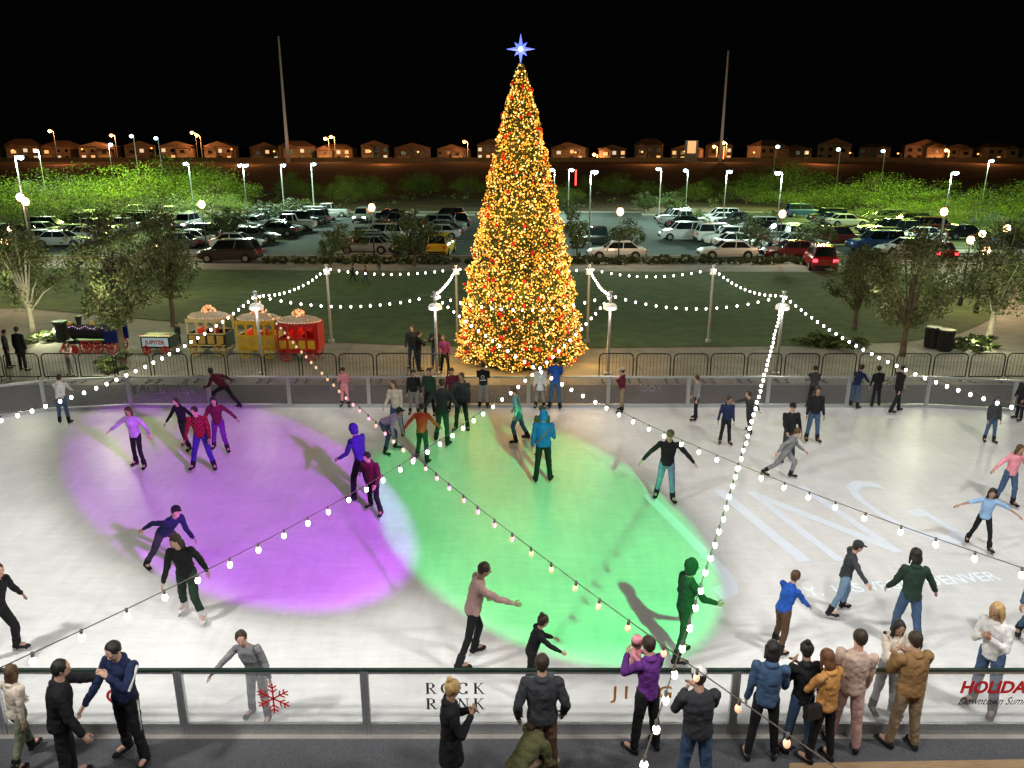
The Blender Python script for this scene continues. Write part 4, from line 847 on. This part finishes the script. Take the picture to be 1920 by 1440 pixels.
    for s,nm in((1,'R'),(-1,'L')):
        an=W(J[nm+'an']); fw=J[nm+'fw']; up=Vector((0,0,1))-fw*fw.z; up.normalize(); sd=fw.cross(up)
        b_=1.18 if skates else 1.0
        heel=an-up*.018*h-fw*.022*h; toe=an-up*.024*h+fw*.1*h
        mb=MB(); R=Matrix((sd,fw,up)).transposed()
        mb.loft([(heel-fw*.018*h,.012*h*b_,.018*h,sd,up),(heel,.022*h*b_,.024*h,sd,up),(heel.lerp(toe,.5),.026*h*b_,.022*h,sd,up),(toe,.025*h*b_,.014*h*b_,sd,up),(toe+fw*.02*h,.012*h,.008*h,sd,up)],12)
        if skates:
            k=(W(J[nm+'kn'])-an).normalized(); mb.caps(an-up*.01*h,an+k*.075*h,.034*h,.038*h,12)
            M4=Matrix.Translation(an-up*(.04*h+.03)+fw*.035*h)@R.to_4x4(); mb.box((0,0,0),(.006,.17*h,.05),1,M4); mb.box((0,-.04*h,.022),(.024,.035,.034),0,M4); mb.box((0,.045*h,.022),(.024,.035,.034),0,M4)
        mb.obj("ice_skate" if skates else "shoe",[bm_,M_chrome],root,smooth=False)
    if extra=='strap':
        mb=MB(); pts=[]
        for k in range(13):
            a=2*math.pi*k/12; pts.append(W(T@Vector((.114*math.cos(a)*.9,.084*math.sin(a),.14+.125*math.cos(a)))))
        mb.tube(pts,.012,6); mb.obj("bag_strap",cloth('orange'),root)
    if extra=='stripes':
        mb=MB()
        for s,nm in((1,'R'),(-1,'L')):
            o_=ax*s*.034*h; mb.caps(W(J[nm+'sh'])+o_,W(J[nm+'el'])+o_*.85,.012*h,.01*h,8); mb.caps(W(J[nm+'hip'])+Vector((s*.052*h,0,-.02*h)),W(J[nm+'kn'])+Vector((s*.037*h,0,0)),.008*h,.007*h,8)
        mb.obj("side_stripe",cloth('white'),root,smooth=True)
    if extra=='emblem':
        mb=MB(); c=W(T@Vector((0,-.077,.17)))
        for k in range(10): a=k*.628; mb.cyl(c+ax*.05*math.cos(a)+T@Vector((0,0,.05*math.sin(a))),c+ax*.05*math.cos(a+.628)+T@Vector((0,0,.05*math.sin(a+.628))),.009,.009,6)
        for k in range(3): mb.box(tuple(c+T@Vector((-.07+k*.07,0,-.11))),(.05,.012,.03))
        mb.obj("back_emblem",cloth('white'),root)
    return root,W,J,h
L=[
(122,797,707,350,'rail','white','denim',dict(garment='hoodie',lab='skater in a white hoodie and jeans leaning on the boards')),
(263,880,760,185,'arms','lilac','black',dict(style='long',hair='brown',fem=True,slim=.85,garment='sweater',lab='skater in a lilac sweater and black leggings, arms out')),
(350,845,742,200,'glide','black','charcoal',dict(style='long',fem=True,lab='young skater in dark jacket gliding')),
(385,882,757,170,'wide','red plaid','indigo',dict(garment='shirt',hair='black',RA=(20,18,35,0),LA=(20,16,35,0),LL=(20,12,26),RL=(4,14,14),lab='skater in a red plaid shirt and blue jeans, stance wide')),
(415,850,740,165,'glide','maroon','purple',dict(style='long',fem=True,hair='black',lab='skater in dark maroon jacket with long dark hair')),
(425,770,690,280,'lunge','maroon','black',dict(lab='skater in maroon jacket leaning beside the boards')),
(648,765,687,180,'phone','pink','pink',dict(style='pony',fem=True,child=True,garment='sweater',lab='child in an all-pink outfit by the boards')),
(722,850,760,110,'bend','lilac','denim',dict(hat=('cap','charcoal'),lab='skater in lilac top bending forward')),
(745,820,712,190,'stand2','cream','denim',dict(style='long',hair='brown',fem=True,garment='sweater',lab='skater in a patterned cream sweater and jeans')),
(793,866,755,10,'glide','orange','dark green',dict(garment='sweater',child=True,lab='child skater in an orange top')),  # trousers are green because the beam's light is put into the cloth
(777,780,693,170,'stand','black','grey',dict(lab='skater in black jacket standing near the boards')),
(806,782,690,200,'stand2','dark green','black',dict(lab='skater in dark green jacket standing in a group')),
(830,832,710,10,'glide','charcoal','dark green',dict(lab='man in charcoal jacket skating away')),
(866,810,698,190,'stand2','charcoal','black',dict(garment='hoodie',lab='skater in charcoal hooded jacket')),
(850,776,690,170,'stand','maroon','black',dict(lab='skater in maroon jacket near the boards')),
(907,768,680,5,'phone','black','grey',dict(garment='hoodie',extra='emblem',lab='person in black hooded jacket with white back emblem')),
(972,830,725,275,'glide','teal','denim',dict(fem=True,style='pony',hair='brown',garment='sweater',lab='skater in a pale teal sweater and jeans')),
(1012,768,682,180,'stand','white','grey',dict(fem=True,style='long',garment='sweater',coat=.1,lab='child in white clothes near the boards')),
(1040,770,675,0,'rail','blue','denim',dict(lab='person in blue jacket and jeans leaning on the boards')),
(1165,775,690,270,'cold','maroon','khaki',dict(hat=('cap','cream'),lab='skater in maroon jacket, khaki trousers and pale cap')),
(1016,862,762,0,'stand','brown','denim',dict(lab='skater in brown jacket behind another skater')),
(1018,906,770,3,'stand2','blue','black',dict(style='hood',garment='hoodie',bulk=1.1,extra='strap',lab='skater in blue hooded jacket with orange strap, back turned')),
(1246,942,803,185,'arms','black','pale denim',dict(hair='blonde',hat=('cap','olive'),lab='skater in black jacket and pale jeans, arms out')),
(1303,790,705,275,'stand','grey','black',dict(garment='hoodie',lab='skater in grey hooded jacket and black trousers')),
(1358,835,740,180,'stand','navy','black',dict(child=True,lab='child skater in navy jacket standing')),
(1402,815,732,240,'armsw','charcoal','charcoal',dict(child=True,lab='child skater in charcoal jacket, arms out')),
(1475,868,755,180,'stand2','black','charcoal',dict(hat=('cap','black'),garment='shirt',lab='man in black shirt and cap watching a child')),
(1468,900,797,120,'stride','grey','grey',dict(hair='brown',child=True,lab='child skater in grey jacket striding')),
(1522,768,690,10,'rail','charcoal','black',dict(lab='person in charcoal jacket at the boards')),
(1521,830,724,180,'stand','black','denim',dict(garment='shirt',lab='man in black shirt and jeans on skates')),
(1600,767,687,50,'rail','navy','denim',dict(lab='person in navy jacket leaning on the boards')),
(1640,765,687,0,'stand2','black','black',dict(lab='person in black standing at the boards')),
(1678,776,685,80,'walk','black','black',dict(lab='skater in black jacket passing the boards')),
(1853,832,745,185,'stand','charcoal','denim',dict(style='hood',garment='hoodie',lab='skater in charcoal hooded jacket and jeans')),
(1908,790,705,260,'stand','black','black',dict(lab='skater in black near the curved boards')),
(1883,950,832,180,'arms','pink','denim',dict(style='long',hair='brown',fem=True,garment='hoodie',lab='girl in pale pink hooded top and jeans, arms out')),
(1834,1033,912,195,'armsw','light blue','black',dict(style='long',hair='black',fem=True,skin='tan',garment='shirt',sleeves=False,slim=.85,lab='child in light blue T-shirt and black leggings, arms out')),
(1575,1155,1015,100,'armsw','charcoal','pale denim',dict(hat=('cap','charcoal'),RA=(20,66,8,0),LA=(10,70,8,0),lab='skater in dark jacket, cap and jeans, arms wide')),
(1692,1212,1035,5,'arms','dark green','denim',dict(style='long',hair='black',fem=True,RA=(5,34,20,0),LA=(20,20,30,0),bulk=1.08,lab='woman in dark green jacket and jeans with long black hair')),
(1460,1222,1072,60,'push','blue','brown',dict(hair='brown',child=True,RA=(58,14,14,0),lab='boy in bright blue jacket and brown trousers skating')),
(1277,1240,1052,75,'stand2','green','green',dict(style='hood',garment='hoodie',lean=5,LL=(10,4,14),RL=(-8,4,8),RA=(40,8,40,0),LA=(10,6,25,0),slim=.9,lab='skater in hooded jacket gliding, green beam light painted into the cloth')),  # green of the beam is put into the jacket and trouser colour
(888,1243,1055,75,'stride','dusty pink','black',dict(hair='dark brown',garment='shirt',slim=.88,RA=(60,26,15,0),LA=(20,20,20,0),LL=(18,6,30),RL=(-14,9,10),lean=12,lab='skater in long pale pink shirt and black trousers, arm out')),
(996,1300,1152,80,'push','black','black',dict(hair='dark brown',style='bun',fem=True,child=True,lab='child in black jacket skating by the near boards')),
(682,938,797,300,'wide','indigo','black',dict(style='hood',garment='hoodie',RA=(25,14,30,0),LA=(25,14,40,0),LL=(16,10,22),RL=(6,10,12),lab='skater in blue-purple hooded jacket')),
(703,965,842,200,'stride','maroon','black',dict(hair='black',LL=(20,10,30),RL=(-12,12,10),lean=16,lab='skater in dark maroon jacket mid-stride')),
(318,1070,942,120,'lunge','navy','charcoal',dict(hat=('cap','black'),lab='skater in navy jacket bending into a lunge')),
(362,1165,992,175,'glide','black','dark green',dict(boot='white',style='long',fem=True,RA=(15,16,25,0),LA=(-10,18,20,0),lab='skater in black jacket with white skates')),
(490,1350,1175,190,'rail','grey','grey',dict(hair='dark brown',garment='sweater',RA=(30,60,15,0),LA=(5,12,20,0),lean=12,sl=6,lab='boy in grey and white sweater holding the boards')),
(12,1235,1058,100,'glide','black','black',dict(lab='skater in black clothes gliding')),
(1838,1335,1130,235,'cold','white','denim',dict(style='long',hair='blonde',fem=True,garment='sweater',lab='blonde woman in white sweater and jeans warming her hands')),
(1652,1340,1160,170,'cold','cream','grey',dict(style='long',hair='black',fem=True,lab='woman in cream fleece jacket and grey jeans')),
(1940,1215,1040,200,'glide','denim','denim',dict(lab='skater in denim at the rink edge')),
(52,1432,1246,20,'walk','cream','sage',dict(style='long',hair='brown',fem=True,child=True,lab='child in cream fleece and green-grey trousers on skates')),
(138,1475,1218,60,'reach','black','black',dict(hair='black',skates=False,bulk=1.14,LA=(80,5,10,0),RA=(20,15,20,0),lab='man in black jacket reaching an arm to a boy')),
(255,1428,1190,195,'tohead','navy','black',dict(hair='black',extra='stripes',lab='boy in navy track jacket with white stripes, hand at head')),
(848,1500,1278,80,'cold','black','black',dict(hair='blonde',style='bun',fem=True,skates=False,coat=.16,lab='blonde woman in long black coat')),
(968,1495,1352,50,'squat','olive','khaki',dict(hair='brown',skates=False,lab='person in olive waistcoat crouching on the matting',height=1.72)),
(1015,1462,1230,0,'pocket','charcoal','brown',dict(hair='dark brown',skates=False,bulk=1.12,lab='man in charcoal jacket and brown trousers facing the rink')),
(1208,1408,1195,330,'hold','purple','black',dict(hair='dark brown',skates=False,fem=True,LA=(40,14,100,25),lab='woman in purple jacket carrying a small child')),
(1298,1490,1240,355,'cold','charcoal','denim',dict(hat=('cap','white'),skates=False,bulk=1.08,garment='sweater',lab='man in charcoal sweater, jeans and white cap')),
(1425,1422,1205,15,'stand2','denim','black',dict(style='long',hair='black',fem=True,skates=False,slim=.88,lab='woman in denim jacket and black leggings with long black hair')),
(1492,1412,1208,350,'cold','black','denim',dict(style='bun',hair='black',fem=True,skates=False,slim=.9,lab='woman in black jacket and jeans, hair in a bun')),
(1534,1428,1222,335,'cold','mustard','black',dict(style='long',hair='auburn',fem=True,skates=False,slim=.88,lab='woman in mustard jacket and black trousers, auburn hair')),
(1578,1402,1180,15,'stand','beige','dusty pink',dict(hair='dark brown',skates=False,garment='shirt',lab='man in beige shirt and dusty pink trousers')),
(1688,1402,1187,350,'cold','tan','khaki',dict(hair='dark brown',skates=False,bulk=1.1,lab='man in tan jacket and khaki trousers facing the rink')),
(775,690,608,170,'stand','charcoal','denim',dict(skates=False,lab='person in dark jacket waiting on the paving')),
(786,695,620,60,'cold','black','charcoal',dict(skates=False,lab='person in black jacket on the paving')),
(818,692,612,185,'phone','charcoal','denim',dict(skates=False,lab='person in charcoal jacket looking at a phone')),
(835,700,628,190,'stand2','magenta','black',dict(skates=False,style='long',hair='brown',fem=True,lab='girl in magenta top with long brown hair')),
(45,695,612,10,'stand','black','black',dict(skates=False,bulk=1.1,coat=.1,lab='person in long black coat by the barriers')),
(18,690,618,60,'stand','charcoal','black',dict(skates=False,lab='person in dark jacket by the barriers')),
(135,704,640,190,'phone','dusty pink','grey',dict(skates=False,fem=True,style='long',lab='person in pale pink jacket by the barriers')),
(337,648,605,200,'stand','dark green','black',dict(skates=False,lab='person in dark clothes beside the toy train')),
(662,528,495,90,'walk','charcoal','black',dict(skates=False,lab='person walking across the lawn')),
(686,532,498,90,'walk','maroon','denim',dict(skates=False,lab='person in maroon walking across the lawn')),
(712,516,485,270,'walk','charcoal','grey',dict(skates=False,lab='person on the path beyond the lawn')),
]
for t in L:
    k=dict(t[7]); sk_=k.get('skin') or ('tan' if random.random()<.25 else None); k['skin']=sk_
    person(*t[:7],**k)
X,Y=G(1208,1408)
person(0,0,0,110,'held','pink','dusty pink',hair='brown',hat=('beanie','pink'),skates=False,lab='small child in pink coat and pink hat carried on an arm',world=(X-.16,Y+.2),height=.86,zoff=.93,bulk=1.15,garment='jacket')
X,Y=G(1534,1428)
mb=MB(); mb.box((0,0,0),(.24,.09,.2),0,None,.9); mb.tube([(-.1,0,.1),(-.05,-.03,.35),(.12,-.06,.55)],.008,6); mb.obj("shoulder_bag",M_black,loc=(X-.22,Y-.12,.92),rz=.3,label="small black shoulder bag hanging at a woman's hip",category="bag")
# finalize remeshed parts
tx=bpy.data.textures.new("folds",'CLOUDS'); tx.noise_scale=.085; tx.noise_depth=3
for o,v,d,ms,dis in pending:
    r=o.modifiers.new("r",'REMESH'); r.mode='VOXEL'; r.voxel_size=v; r.adaptivity=0; r.use_smooth_shade=True
    s_=o.modifiers.new("s",'SMOOTH'); s_.factor=.5; s_.iterations=2
    if dis:
        q=o.modifiers.new("d",'DISPLACE'); q.texture=tx; q.texture_coords='GLOBAL'; q.strength=dis*2; q.mid_level=.38
bpy.context.view_layer.update(); dg=bpy.context.evaluated_depsgraph_get()
res=[(o,bpy.data.meshes.new_from_object(o.evaluated_get(dg)),d,ms) for o,v,d,ms,dis in pending]
for o,me,d,ms in res:
    o.modifiers.clear()
    if d is not None:
        bm=bmesh.new(); bm.from_mesh(me)
        for f in bm.faces: f.material_index=0
        bm.from_mesh(d); bm.to_mesh(me); bm.free()
    me.materials.clear()
    for m_ in ms: me.materials.append(m_)
    me.polygons.foreach_set("use_smooth",[True]*len(me.polygons)); me.update()
    o.data=me
# ------------------------------------------------------------------ world
w=bpy.data.worlds.new("World"); sc.world=w; w.use_nodes=True
bg=w.node_tree.nodes["Background"]; bg.inputs[0].default_value=(.5,.55,.7,1); bg.inputs[1].default_value=.0015
sc.view_settings.view_transform='Standard'; sc.view_settings.look='None'; sc.view_settings.exposure=0
